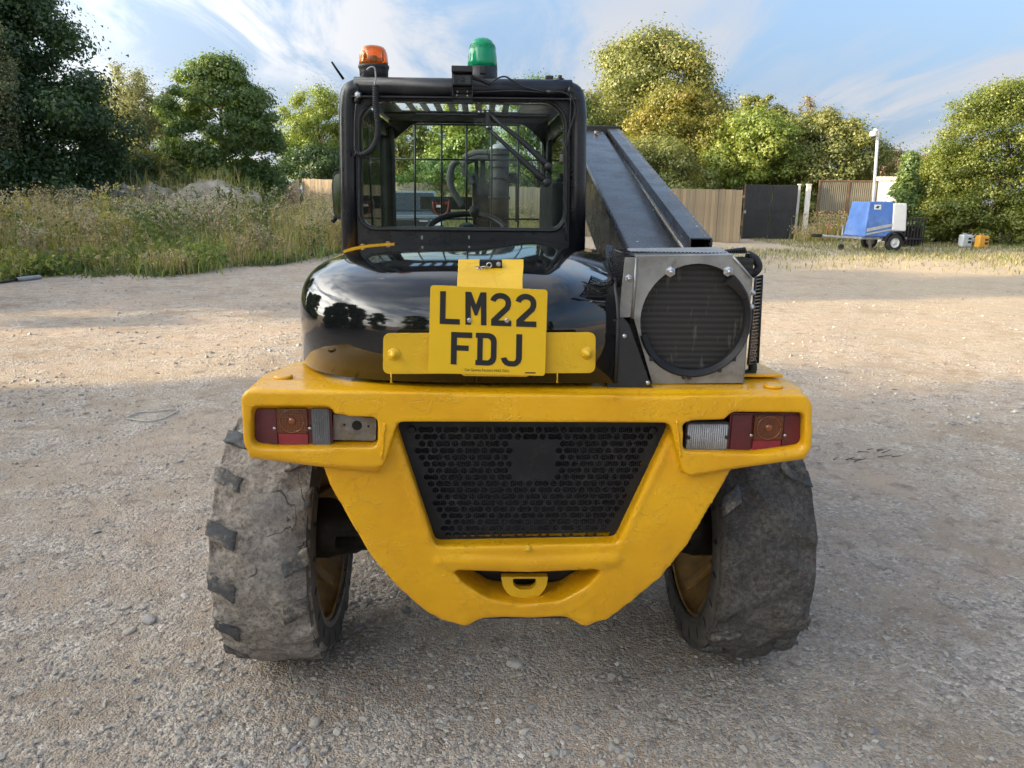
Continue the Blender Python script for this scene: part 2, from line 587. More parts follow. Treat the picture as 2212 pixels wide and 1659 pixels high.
    def dome(name, col, rough, tr):
        q = NT(name)
        q.set(Base__Color=col, Roughness=rough, Transmission__Weight=tr, IOR=1.25, Coat__Weight=.6, Coat__Roughness=.05)
        return q.m
    M['amber_dome'] = dome('amber_beacon_plastic', (1.0, .36, .03), .06, .90)
    M['green_dome'] = dome('green_beacon_plastic', (.01, .52, .25), .20, .55)
    # glass
    def glass(name, tint, spec=.10, dirt=.05):
        q = NT(name)
        tr = q.n('ShaderNodeBsdfTransparent'); tr.inputs[0].default_value = (*tint, 1)
        gl = q.n('ShaderNodeBsdfGlossy'); gl.inputs['Roughness'].default_value = .02
        df = q.n('ShaderNodeBsdfDiffuse'); df.inputs[0].default_value = (.45, .45, .42, 1)
        fr = q.n('ShaderNodeFresnel'); fr.inputs[0].default_value = 1.22
        m1 = q.n('ShaderNodeMixShader'); m2 = q.n('ShaderNodeMixShader')
        q.l(fr.outputs[0], m1.inputs[0]); q.l(tr.outputs[0], m1.inputs[1]); q.l(gl.outputs[0], m1.inputs[2])
        dz = q.ramp(q.noise(5, 8, .7, .3), [(.45, dirt * .3), (.75, dirt)])
        q.l(dz, m2.inputs[0]); q.l(m1.outputs[0], m2.inputs[1]); q.l(df.outputs[0], m2.inputs[2])
        q.l(m2.outputs[0], q.out.inputs[0])
        return q.m
    M['glass'] = glass('tinted_cab_glass', (.935, .978, .962), dirt=.003)
    M['glass_dusty'] = glass('dusty_cab_glass', (.915, .968, .952), dirt=.008)
    M['car_glass'] = simple('dark_car_glass', (.02, .025, .03), .08, var=.1)
    M['mirror'] = simple('mirror_glass', (.16, .17, .175), .05, metal=1., var=.02)  # base darkened to stand for a reflection of dark trees
    # tyre mud and rubber
    q = NT('dried_mud')
    n1 = q.noise(9, 9, .7); n2 = q.noise(70, 6, .7); n3 = q.noise(3, 4, .6)
    vz = q.vor(9, 'DISTANCE_TO_EDGE', vec=None)
    crack = q.ramp(vz, [(0, 0), (.03, 1)])
    c = q.ramp(n1, [(.25, (.13, .112, .093)), (.5, (.33, .285, .235)), (.75, (.47, .415, .345))])
    c = q.mix(q.ramp(n2, [(.42, 0), (.62, .75)]), c, (.075, .062, .052))
    c = q.mix(q.ramp(q.noise(150, 4, .7), [(.52, 0), (.66, .7)]), c, (.36, .335, .30))
    c = q.mix(q.ramp(n3, [(.46, 0), (.62, .6)]), c, (.12, .122, .126))
    crk = q.ramp(q.noise(6.5, 3, .5, 1.2), [(.485, 0), (.5, 1), (.515, 0)])
    crk = q.math('MULTIPLY', crk, q.ramp(q.noise(4, 3, .5), [(.5, 0), (.56, 1)]))
    c = q.mix(q.math('MULTIPLY', crk, .85), c, (.05, .045, .04))
    hh = q.math('SUBTRACT', q.math('ADD', q.math('MULTIPLY', n2, .9), q.math('MULTIPLY', n1, 1.0)), q.math('MULTIPLY', crk, .6))
    q.set(Base__Color=c, Roughness=.92, Normal=q.bump(hh, .9, .012))
    M['mud'] = q.m
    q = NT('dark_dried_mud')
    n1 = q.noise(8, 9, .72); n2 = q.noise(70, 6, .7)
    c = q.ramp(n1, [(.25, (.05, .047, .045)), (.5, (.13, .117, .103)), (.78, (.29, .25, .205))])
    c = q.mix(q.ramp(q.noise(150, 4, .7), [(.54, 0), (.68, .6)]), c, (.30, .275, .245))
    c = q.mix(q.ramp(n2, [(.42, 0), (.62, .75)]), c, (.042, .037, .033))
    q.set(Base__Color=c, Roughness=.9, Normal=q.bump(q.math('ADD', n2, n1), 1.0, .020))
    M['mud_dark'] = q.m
    q = NT('worn_tread_rubber')
    n1 = q.noise(11, 8, .72, .3); n2 = q.noise(80, 5, .7)
    c = q.ramp(q.noise(30, 5, .6), [(.3, (.05, .054, .058)), (.7, (.10, .106, .112))])
    mm = q.ramp(n1, [(.44, 0), (.56, .95)])
    mc = q.ramp(n2, [(.35, (.10, .085, .07)), (.6, (.30, .26, .215)), (.8, (.42, .37, .31))])
    c = q.mix(mm, c, mc)
    q.set(Base__Color=c, Roughness=.8, Normal=q.bump(q.math('ADD', q.math('MULTIPLY', n2, .7), q.math('MULTIPLY', mm, .8)), .8, .010))
    M['lug'] = q.m
    M['sidewall'] = simple('dusty_sidewall', (.075, .070, .066), .8, var=.35, scale=14, bump=.2, bscale=60, dirt=(.17, .15, .125), dirt_amt=.6)
    M['rim'] = simple('rusty_yellow_rim', (.34, .20, .065), .7, var=.45, scale=11, bump=.3, bscale=40, dirt=(.19, .15, .11), dirt_amt=.95)
    # ground
    q = NT('gravel_ground')
    oc = q.coord()
    patch = q.noise(.55, 5, .6); patch2 = q.noise(2.1, 6, .65); n3 = q.noise(9, 6, .7)
    cells = q.vor(62, vec=None, out='Color'); cd = q.vor(62)
    cells2 = q.vor(150, vec=None, out='Color'); cd2 = q.vor(150)
    bright = q.n('ShaderNodeSeparateColor'); q.l(cells, bright.inputs[0])
    bright2 = q.n('ShaderNodeSeparateColor'); q.l(cells2, bright2.inputs[0])
    stone = q.ramp(bright.outputs[0], [(0, (0.160, 0.151, 0.154)), (.3, (0.320, 0.298, 0.280)), (.55, (0.448, 0.382, 0.314)), (.8, (0.555, 0.509, 0.458)), (1, (0.747, 0.675, 0.593))])
    grit = q.ramp(bright2.outputs[1], [(0, (0.203, 0.171, 0.141)), (.5, (0.384, 0.328, 0.266)), (1, (0.576, 0.513, 0.444))])
    dirt = q.ramp(q.noise(0.776, 0.800, 0.703), [(.3, (0.235, 0.176, 0.126)), (.7, (0.480, 0.382, 0.289))])
    f1 = q.ramp(patch2, [(.40, .10), (.62, .85)])
    c = q.mix(f1, dirt, grit)
    f2 = q.ramp(q.math('ADD', q.math('MULTIPLY', n3, .5), q.math('MULTIPLY', patch2, .5)), [(.44, 0), (.60, .9)])
    c = q.mix(f2, c, stone)
    c = q.mix(q.ramp(patch, [(.35, .0), (.65, .45)]), c, (0.459, 0.374, 0.276))
    red = q.ramp(q.noise(0.776, 0.800, 0.502), [(.52, 0), (.68, .22)])
    c = q.mix(red, c, (0.427, 0.293, 0.220))
    clod = q.ramp(q.noise(6.5, 9, .74, .3), [(.53, 0), (.66, .75)])
    c = q.mix(clod, c, (0.177, 0.141, 0.112))
    pale = q.ramp(q.noise(4.1, 9, .72, .2), [(.54, 0), (.70, .6)])
    c = q.mix(pale, c, (0.598, 0.534, 0.458))
    sp = q.n('ShaderNodeSeparateXYZ'); q.l(oc, sp.inputs[0])
    # dry straw-coloured wear towards the far right of the yard
    far = q.n('ShaderNodeMapRange'); far.inputs['From Min'].default_value = 4; far.inputs['From Max'].default_value = 13
    q.l(q.math('ADD', sp.outputs[0], q.math('MULTIPLY', sp.outputs[1], .35)), far.inputs[0])
    c = q.mix(q.math('MULTIPLY', far.outputs[0], .45), c, (0.491, 0.388, 0.252))
    hs = q.math('SUBTRACT', 1.0, cd)
    h = q.math('ADD', q.math('MULTIPLY', hs, q.math('ADD', .25, f2)), q.math('MULTIPLY', q.math('SUBTRACT', 1., cd2), .45))
    h = q.math('ADD', h, q.math('MULTIPLY', n3, .9))
    q.set(Base__Color=c, Roughness=.93, Normal=q.bump(h, .8, .016))
    q.b.inputs['Specular IOR Level'].default_value = .25
    M['ground'] = q.m
    # loose stones with a tint per stone
    q = NT('loose_stones')
    a = q.n('ShaderNodeAttribute'); a.attribute_name = 'tint'
    c = q.ramp(a.outputs['Fac'], [(0, (0.130, 0.127, 0.133)), (.2, (0.240, 0.239, 0.239)), (.45, (0.380, 0.361, 0.327)), (.7, (0.470, 0.414, 0.336)), (.88, (0.560, 0.531, 0.488)), (1, (0.740, 0.702, 0.635))])
    c = q.mix(.35, c, q.ramp(q.noise(0.800, 0.800, 0.644), [(.3, (0.170, 0.146, 0.120)), (.7, (0.400, 0.370, 0.322))]))
    q.set(Base__Color=c, Roughness=.85, Normal=q.bump(q.noise(0.800, 0.800, 0.552), .35, .003))
    M['stones'] = q.m
    # leaves: colour varies from leaf to leaf by the tint attribute
    def leaf(name, stops, trans=.45, rough=.5):
        q = NT(name)
        a = q.n('ShaderNodeAttribute'); a.attribute_name = 'tint'
        c = q.ramp(a.outputs['Fac'], stops)
        df = q.n('ShaderNodeBsdfDiffuse'); q.l(c, df.inputs[0])
        tl = q.n('ShaderNodeBsdfTranslucent')
        c2 = q.mix(1.0, c, (1.0, 1.0, .55), 'MULTIPLY'); q.l(c2, tl.inputs[0])
        gl = q.n('ShaderNodeBsdfGlossy'); gl.inputs['Roughness'].default_value = rough
        gl.inputs[0].default_value = (.8, .85, .8, 1)
        m1 = q.n('ShaderNodeMixShader'); m1.inputs[0].default_value = trans
        q.l(df.outputs[0], m1.inputs[1]); q.l(tl.outputs[0], m1.inputs[2])
        m2 = q.n('ShaderNodeMixShader'); m2.inputs[0].default_value = .05
        q.l(m1.outputs[0], m2.inputs[1]); q.l(gl.outputs[0], m2.inputs[2])
        q.l(m2.outputs[0], q.out.inputs[0])
        return q.m
    M['leaf_dark'] = leaf('dark_green_leaves', [(0, (0.028, 0.061, 0.023)), (.5, (0.051, 0.101, 0.033)), (1, (0.095, 0.159, 0.045))])
    M['leaf_mid'] = leaf('mid_green_leaves', [(0, (0.073, 0.130, 0.036)), (.5, (0.138, 0.220, 0.052)), (1, (0.260, 0.308, 0.081))])
    M['leaf_olive'] = leaf('olive_leaves', [(0, (0.108, 0.141, 0.041)), (.5, (0.217, 0.241, 0.067)), (1, (0.384, 0.333, 0.100))])
    M['leaf_light'] = leaf('light_green_leaves', [(0, (0.100, 0.157, 0.032)), (.5, (0.215, 0.286, 0.051)), (1, (0.400, 0.400, 0.072))])
    M['leaf_pale'] = leaf('pale_silvery_leaves', [(0, (0.156, 0.176, 0.091)), (.5, (0.273, 0.286, 0.156)), (1, (0.429, 0.390, 0.234))], .5)
    M['leaf_yellow'] = leaf('yellowing_leaves', [(0, (.09, .125, .025)), (.5, (.22, .215, .035)), (1, (.40, .29, .05))])
    M['leaf_brown'] = leaf('browning_leaves', [(0, (0.138, 0.125, 0.056)), (.5, (0.237, 0.188, 0.081)), (1, (0.362, 0.275, 0.125))])
    M['leaf_bamboo'] = leaf('sunlit_yellow_green_leaves', [(0, (0.069, 0.106, 0.018)), (.5, (0.184, 0.231, 0.037)), (1, (0.356, 0.350, 0.066))], .5)
    M['weed'] = leaf('dry_and_green_weeds', [(0, (0.063, 0.049, 0.029)), (.15, (0.077, 0.116, 0.034)), (.32, (0.182, 0.258, 0.052)), (.48, (0.336, 0.367, 0.085)), (.58, (0.532, 0.408, 0.098)), (.70, (0.588, 0.476, 0.260)), (.82, (0.280, 0.211, 0.143)), (.90, (0.462, 0.381, 0.299)), (1, (.58, .51, .43))], .45)
    M['grass'] = leaf('short_grass', [(0, (.07, .11, .025)), (.4, (.13, .165, .035)), (.7, (.27, .23, .09)), (1, (.40, .33, .17))], .35)
    M['bark'] = simple('bark', (.085, .07, .055), .9, var=.4, scale=3, bump=.8, bscale=14)
    M['chalk'] = simple('chalky_spoil', (.34, .30, .235), .95, var=.35, scale=2.3, bump=1.0, bscale=7, dirt=(.14, .13, .07), dirt_amt=.85)
    # timber fence boards
    def timber(name, c0, c1):
        q = NT(name)
        oi = q.n('ShaderNodeObjectInfo')
        g = q.noise(3.5, 6, .65, .6, q.coord(scale=(9, 9, .6)))
        c = q.ramp(g, [(.3, c0), (.7, c1)])
        k = q.ramp(oi.outputs['Random'], [(0, (.72, .72, .74)), (.6, (1., .98, .95)), (1, (1.22, 1.15, 1.0))])
        c = q.mix(1.0, c, k, 'MULTIPLY')
        q.set(Base__Color=c, Roughness=.85, Normal=q.bump(g, .3, .006))
        return q.m
    M['timber'] = timber('new_fence_timber', (.145, .112, .072), (.235, .185, .12))
    M['timber_grey'] = timber('weathered_fence_timber', (.13, .108, .082), (.21, .175, .13))
    M['gate_black'] = simple('black_gate_sheet', (.022, .023, .026), .6, var=.25, scale=2, bump=.1, bscale=9)
    M['rust_frame'] = simple('rusty_gate_frame', (.13, .075, .045), .75, var=.4, scale=5, bump=.2)
    M['corr'] = simple('weathered_grey_brown_sheet', (.135, .125, .095), .7, var=.3, scale=1.6, bump=.1, bscale=6)
    M['white'] = simple('white_paint', (.74, .73, .70), .55, var=.06, scale=3, bump=.05)
    M['white_steel'] = simple('grey_white_post', (.62, .61, .58), .5, var=.12, scale=3)
    M['roof_tile'] = simple('brown_roof_tiles', (.20, .10, .065), .8, var=.3, scale=3, bump=.6, bscale=9)
    M['blue'] = simple('faded_blue_canopy', (.075, .175, .47), .42, var=.22, scale=2.2, dirt=(.30, .38, .58), dirt_amt=.55)
    M['stripe'] = simple('silver_stripe', (.42, .41, .37), .5, var=.15)
    M['grey_steel'] = simple('galvanised_chassis', (.30, .30, .30), .5, metal=.4, var=.25, scale=8)
    M['jerry_white'] = simple('translucent_white_plastic', (.46, .50, .50), .4, var=.08)
    M['jerry_yellow'] = simple('amber_plastic', (.55, .27, .03), .4, var=.1)
    M['car_silver'] = simple('silver_blue_car_paint', (.10, .12, .14), .25, metal=.3, var=.06, coat=1.)
    M['headlight'] = simple('headlight_glass', (.80, .82, .80), .08, var=.15, scale=12, coat=1.)
    M['red_plastic'] = simple('faded_red_plastic', (.26, .045, .035), .45, var=.2, scale=12)
    M['hose'] = simple('dusty_hydraulic_hose', (.085, .082, .078), .7, var=.35, scale=22, bump=.3, bscale=80)
    M['ochre_weld'] = M['yellow_br']


make_materials()
# ------------------------------------------------------------------ ground: one sheet to the horizon
_gs = np.random.default_rng(3)
_GK = [(_gs.uniform(-1, 1, 2) * f, _gs.uniform(0, 6.28), a) for f, a in [(1.1, .008)] * 4 + [(2.6, .005)] * 5 + [(6.5, .0022)] * 6 + [(15, .0010)] * 6]


def ground_h(x, y):
    h = np.zeros_like(np.asarray(x, dtype=float))
    for k, p, a in _GK:
        h = h + a * np.sin(k[0] * x + k[1] * y + p)
    return h


def build_ground():
    def axis(c0, c1, step, far, g=1.06):
        a = list(np.arange(c0, c1 + 1e-6, step))
        s = step; v = a[-1]
        while v < far:
            s *= g; v += s; a.append(v)
        s = step; v = a[0]
        while v > -far:
            s *= g; v -= s; a.insert(0, v)
        return np.array(a)
    X = axis(-3.0, 3.6, .045, 900); Y = axis(1.4, 5.6, .045, 900)
    gx, gy = np.meshgrid(X, Y)
    h = ground_h(gx, gy)
    fade = np.clip((60 - np.hypot(gx, gy)) / 30, 0, 1)
    h = h * fade
    V = np.stack([gx, gy, h], -1).reshape(-1, 3)
    nx, ny = len(X), len(Y)
    i = (np.arange(ny - 1)[:, None] * nx + np.arange(nx - 1)[None]).ravel()
    F = np.stack([i, i + 1, i + nx + 1, i + nx], 1)
    o = link('ground', np_mesh('ground', V, F, True), M['ground'])
    tag(o, 'grey and buff gravel yard with worn dirt patches', 'ground', kind='structure')


build_ground()


def cheap_noise(x, y, f, seed):
    r = np.random.default_rng(seed); s = np.zeros_like(x)
    for _ in range(7):
        k = r.normal(0, f, 2); s = s + np.sin(k[0] * x + k[1] * y + r.uniform(0, 6.28))
    return s / 7 * 1.8


def build_gravel():
    """loose stones lying on the yard, denser in drifts"""
    r = np.random.default_rng(11)
    ico = bmesh.new(); bmesh.ops.create_icosphere(ico, subdivisions=1, radius=1)
    iv = np.array([v.co[:] for v in ico.verts]); iff = np.array([[v.index for v in f.verts] for f in ico.faces]); ico.free()
    ov = np.array([(1, 0, 0), (-1, 0, 0), (0, 1, 0), (0, -1, 0), (0, 0, 1), (0, 0, -1.)])
    off = np.array([(0, 2, 4), (2, 1, 4), (1, 3, 4), (3, 0, 4), (2, 0, 5), (1, 2, 5), (3, 1, 5), (0, 3, 5)])

    def batch(bv, bf, n, d0, d1, size_fn, thr):
        d = d0 * (d1 / d0) ** r.uniform(0, 1, n)
        a = r.uniform(-.66, .66, n)
        x, y = d * np.sin(a), d * np.cos(a)
        q = cheap_noise(x, y, 1.5, 21) + .5 * cheap_noise(x, y, 5, 22) + .25 * (x < -.3)
        keep = q + r.normal(0, .35, n) > thr
        x, y = x[keep], y[keep]; n = len(x)
        s = size_fn(n)
        sc = np.stack([s * r.uniform(.8, 1.5, n), s * r.uniform(.6, 1.0, n), s * r.uniform(.35, .7, n)], -1)
        th = r.uniform(0, 6.28, n)
        V = bv[None] * (1 + r.normal(0, .20, (n, len(bv), 1))) * sc[:, None]
        tilt = r.normal(0, .35, n)
        V[..., 2] = V[..., 2] + V[..., 0] * tilt[:, None] * .5
        c, sn = np.cos(th)[:, None], np.sin(th)[:, None]
        X = V[..., 0] * c - V[..., 1] * sn; Y_ = V[..., 0] * sn + V[..., 1] * c
        V = np.stack([X + x[:, None], Y_ + y[:, None], V[..., 2] + (ground_h(x, y) + sc[:, 2] * .30)[:, None]], -1)
        F = bf[None] + (np.arange(n) * len(bv))[:, None, None]
        t = np.clip(r.beta(2, 2.2, n), 0, 1)
        return V.reshape(-1, 3), F.reshape(-1, 3), np.repeat(t, len(bf))
    parts = [batch(iv, iff, 11000, 1.7, 7, lambda n: np.clip(r.lognormal(-5.15, .40, n), .0035, .024), -.15),
             batch(ov, off, 46000, 1.6, 10, lambda n: np.clip(r.lognormal(-5.45, .35, n), .0022, .010), -.4),
             batch(ov, off, 9000, 6, 20, lambda n: np.clip(r.lognormal(-4.5, .4, n), .006, .03), .0)]
    b = 0; Vs, Fs, Ts = [], [], []
    for V, F, t in parts:
        Vs.append(V); Fs.append(F + b); Ts.append(t); b += len(V)
    me = np_mesh('gravel', np.concatenate(Vs), np.concatenate(Fs), False)
    face_attr(me, 'tint', np.concatenate(Ts))
    o = link('gravel', me, M['stones'])
    tag(o, 'loose grey and buff stones strewn over the yard', 'gravel', kind='stuff')


build_gravel()


# ------------------------------------------------------------------ grass and weeds
def blades(r, x, y, z, h, w, lean, tint):
    """curved two-piece blades; returns V, F(quads), T"""
    n = len(x)
    a = r.uniform(0, 6.28, n)
    dx, dy = np.cos(a), np.sin(a)
    wa = a + PI / 2 + r.normal(0, .5, n)
    wx, wy = np.cos(wa) * w / 2, np.sin(wa) * w / 2
    P0 = np.stack([x, y, z], -1)
    P1 = P0 + np.stack([dx * lean * h * .30, dy * lean * h * .30, h * .55], -1)
    P2 = P0 + np.stack([dx * lean * h, dy * lean * h, h * (1 - .25 * lean)], -1)
    W = np.stack([wx, wy, np.zeros(n)], -1)
    V = np.stack([P0 - W, P0 + W, P1 + W * .75, P1 - W * .75, P2 + W * .18, P2 - W * .18], 1)
    b = (np.arange(n) * 6)[:, None]
    F = np.concatenate([b + np.array([[0, 1, 2, 3]]), b + np.array([[3, 2, 4, 5]])], 1).reshape(-1, 4)
    return V.reshape(-1, 3), F, np.repeat(tint, 2), P1, P2


def flecks(r, P, size, tint, flat=.0):
    """randomly turned small four-sided leaves / florets at points P"""
    n = len(P)
    u = r.normal(0, 1, (n, 3)); u[:, 2] *= (1 - flat); u /= np.linalg.norm(u, axis=1)[:, None]
    v = np.cross(u, r.normal(0, 1, (n, 3))); v /= np.linalg.norm(v, axis=1)[:, None]
    s = (size * r.uniform(.6, 1.35, n))[:, None]
    V = np.stack([P - u * s * .62, P - v * s * .34 + u * s * .05, P + u * s * .62, P + v * s * .34 + u * s * .05], 1)
    F = (np.arange(n) * 4)[:, None] + np.array([[0, 1, 2, 3]])
    return V.reshape(-1, 3), F, tint


def leaf_tris(r, P, N, size, tint):
    n = len(P)
    nn = N + r.normal(0, .34, (n, 3)); nn[:, 2] += .35; nn /= np.linalg.norm(nn, axis=1)[:, None]
    u = np.cross(nn, r.normal(0, 1, (n, 3))); u /= np.linalg.norm(u, axis=1)[:, None]
    v = np.cross(nn, u)
    s = (size * r.uniform(.6, 1.4, n))[:, None]
    V = np.stack([P - u * s * .60, P + u * s * .40 + v * s * .42, P + u * s * .40 - v * s * .42], 1)
    return V.reshape(-1, 3), (np.arange(n) * 3)[:, None] + np.array([[0, 1, 2]]), tint


def pack(name, parts, mat, label, cat, kind='stuff'):
    b = 0; Vs, Fs, Ts = [], [], []
    for V, F, t in parts:
        Vs.append(V); Fs.append(F + b); Ts.append(t); b += len(V)
    me = np_mesh(name, np.concatenate(Vs), np.concatenate(Fs), False)
    face_attr(me, 'tint', np.concatenate(Ts))
    o = link(name, me, mat)
    tag(o, label, cat, kind=kind)
    return o


_edge = [gnd(-330, 612), gnd(0, 603), gnd(200, 594), gnd(420, 587), gnd(600, 572), gnd(735, 550), gnd(860, 527), gnd(1000, 518), gnd(1130, 512)]
_ex = np.array([p.x for p in _edge]); _ey = np.array([p.y for p in _edge])


def weed_edge(x):
    return np.interp(x, _ex, _ey) + .5 * np.sin(x * 2.1) + .3 * np.sin(x * 5.3 + 1)


def build_weeds():
    r = np.random.default_rng(5)
    parts = []

    def spots(n, d0, d1, p=1.0):
        x = r.uniform(-24, 1.5, n)
        d = d0 + (d1 - d0) * r.uniform(0, 1, n) ** p
        y = weed_edge(x) + d
        vis = np.abs(x) < y * .80 + 1
        return x[vis], y[vis], d[vis]

    def stand(x, y, h, w, lean, tint):
        n = len(x)
        V, F, T, P1, P2 = blades(r, x, y, np.zeros(n), h, w, lean, tint)
        parts.append((V, F, T))
        return P1, P2

    def along(x, y, P2, k, t0, spread):
        t = r.uniform(t0, 1, (len(x), k, 1)); B = np.stack([x, y, np.zeros(len(x))], -1)
        return (B[:, None] * (1 - t) + P2[:, None] * t).reshape(-1, 3) + r.normal(0, spread, (len(x) * k, 3))

    def put(P, size, tint, dev):
        parts.append(flecks(r, P, np.full(len(P), size), np.clip(r.normal(tint, dev, len(P)), 0, 1)))
    # thin understorey everywhere
    x, y, d = spots(26000, 0, 15, 1.2)
    n = len(x)
    h = np.clip(.12 + d * .30, .1, .8) * r.uniform(.5, 1.2, n)
    stand(x, y, h, r.uniform(.010, .022, n), r.uniform(.1, .7, n), np.where(r.uniform(0, 1, n) < .55, r.uniform(.15, .42, n), r.uniform(.5, .85, n)))
    # tufts
    tx, ty, td = spots(620, .15, 14, 1.35)
    zone = cheap_noise(tx, ty, .45, 31) + .5 * cheap_noise(tx, ty, 1.3, 32) + r.normal(0, .25, len(tx))
    for cx, cy, d, z in zip(tx, ty, td, zone):
        H = np.clip(.46 + d * .23, .3, 1.42) * r.uniform(.72, 1.2)
        s = r.uniform(.18, .42)
        if d < 1.3: kind = r.choice(['grass', 'leafy', 'straw'], p=[.5, .15, .35])
        elif z < -.35: kind = r.choice(['straw', 'grass', 'thistle'], p=[.55, .25, .2])
        elif z < .0: kind = r.choice(['thistle', 'straw', 'grass'], p=[.6, .25, .15])
        elif z < .35: kind = r.choice(['dock', 'leafy', 'grass', 'straw'], p=[.25, .25, .3, .2])
        else: kind = r.choice(['thistle', 'golden', 'straw'], p=[.45, .3, .25])
        def base(n): return cx + r.normal(0, s, n), cy + r.normal(0, s, n)
        hue = r.normal(0, .05)
        if kind == 'grass':
            n = 90; x, y = base(n)
            stand(x, y, H * .75 * r.uniform(.5, 1.1, n), r.uniform(.014, .028, n), r.uniform(.2, .9, n), np.clip(r.normal(.34 + hue, .08, n), 0, .48))
        elif kind == 'straw':
            n = 70; x, y = base(n)
            P1, P2 = stand(x, y, H * r.uniform(.6, 1.1, n), r.uniform(.008, .018, n), r.uniform(.08, .5, n), np.clip(r.normal(.68 + hue, .09, n), .45, 1))
            put(np.repeat(P2[::2], 4, 0) + r.normal(0, .035, (len(P2[::2]) * 4, 3)), .045, .75, .06)
        elif kind == 'thistle':
            n = 16; x, y = base(n)
            P1, P2 = stand(x, y, H * r.uniform(.75, 1.1, n), np.full(n, .016), r.uniform(.03, .2, n), r.uniform(.80, .92, n))
            put(along(x, y, P2, 14, .2, .06), .075, .82 if r.uniform() < .5 else .22, .06)
            k = 9
            put(np.repeat(P2, k, 0) + r.normal(0, 1, (n * k, 3)) * np.array([.06, .06, .03]), .045, .945, .06)
        elif kind == 'golden':
            n = 22; x, y = base(n)
            P1, P2 = stand(x, y, H * r.uniform(.75, 1.08, n), np.full(n, .014), r.uniform(.03, .25, n), r.uniform(.3, .5, n))
            put(along(x, y, P2, 10, .1, .05), .07, .38, .07)
            put(np.repeat(P2, 14, 0) + r.normal(0, 1, (n * 14, 3)) * np.array([.08, .08, .06]), .05, .62, .05)
        elif kind == 'leafy':
            n = 24; x, y = base(n)
            P1, P2 = stand(x, y, H * .8 * r.uniform(.5, 1.05, n), np.full(n, .014), r.uniform(.05, .35, n), r.uniform(.2, .4, n))
            put(along(x, y, P2, 26, .08, .08), .075, .36 + hue, .08)
        else:
            n = 14; x, y = base(n)
            P1, P2 = stand(x, y, H * 1.08 * r.uniform(.75, 1.1, n), np.full(n, .016), r.uniform(.02, .14, n), r.uniform(.05, .3, n))
            put(along(x, y, P2, 24, .05, .07), .08, .28 + hue, .08)
            t = r.uniform(.62, 1, (n, 14, 1))
            put((P1[:, None] * (1 - t) + P2[:, None] * t).reshape(-1, 3) + r.normal(0, .02, (n * 14, 3)), .045, .02, .03)
    pack('weeds', parts, M['weed'], 'tall mixed weeds, straw and seed heads along the yard edge', 'weeds')
    # yard-edge fringe of short grass
    x = r.uniform(-14, 1.0, 12000); e = weed_edge(x)
    y = e - np.abs(r.normal(0, .45, len(x))) + .3
    n = len(x)
    kp = cheap_noise(x, y, 1.5, 41) + r.normal(0, .4, n) > -.1
    x, y = x[kp], y[kp]; n = len(x)
    V, F, T, _, _ = blades(r, x, y, np.zeros(n), r.uniform(.04, .22, n), r.uniform(.012, .022, n), r.uniform(.2, .8, n), np.clip(r.normal(.3, .2, n), 0, 1))
    parts = [(V, F, T)]
    P = np.stack([x, y, np.full(n, .06)], -1)[::3] + r.normal(0, .05, (len(x[::3]), 3))
    parts.append(flecks(r, P, np.full(len(P), .07), np.clip(r.normal(.2, .12, len(P)), 0, .5)))
    pack('grass_fringe', parts, M['grass'], 'short green grass fringing the weeds along the gravel', 'grass')
    # dry grass around the trailer and under the shrubs on the right
    n = 36000
    x = r.uniform(3.5, 23, n); y = r.uniform(13, 31, n)
    f = cheap_noise(x, y, .7, 51) * .5 + (y - 18.5) * .16 + (x - 9) * .07 + r.normal(0, .35, n)
    kp = (f > .25) & (x < y * .75 + 2) & ~((x < 9.2) & (y > 24.5))
    x, y = x[kp], y[kp]; n = len(x)
    tint = np.clip(r.normal(.62, .25, n) - .12 * cheap_noise(x, y, 1.0, 52) - .02 * (x - 9), 0, 1)
    V, F, T, _, _ = blades(r, x, y, np.zeros(n), r.uniform(.03, .15, n), r.uniform(.012, .025, n), r.uniform(.2, .9, n), tint)
    pack('dry_grass', [(V, F, T)], M['grass'], 'thin dry grass on the gravel round the blue trailer', 'grass')


build_weeds()


def clump(name, px, py, n, h, sx, sy, label, heads, green, seed):
    r = np.random.default_rng(seed)
    p = gnd(px, py)
    x = r.normal(0, sx, n); y = r.normal(0, sy, n)
    V, F, T, P1, P2 = blades(r, x, y, np.zeros(n), h * r.uniform(.4, 1.1, n), r.uniform(.012, .028, n), r.uniform(.08, .5, n),
                             np.where(r.uniform(0, 1, n) < green, r.uniform(.15, .45, n), r.uniform(.5, .8, n)))
    parts = [(V, F, T)]
    P = np.repeat(P2[::2], 6, 0) + r.normal(0, .06, (len(P2[::2]) * 6, 3))
    parts.append(flecks(r, P, np.full(len(P), .06), np.clip(r.normal(heads, .1, len(P)), 0, 1)))
    o = pack(name, parts, M['weed'], label, 'weeds', kind='stuff')
    o.location = (p.x, p.y, 0)
    return o


clump('weed_clump', 1640 + 150, 520, 300, 1.05, .55, .35, 'straw coloured weed clump beside the trailer drawbar', .72, .25, 61)
clump('weed_clump', 1745, 521, 160, .6, .35, .3, 'reddish dry weed clump at the foot of the white gate post', .80, .3, 62)
clump('bramble_clump', 1552, 512, 260, .62, .42, .3, 'low green bramble at the foot of the timber fence', .25, .85, 63)


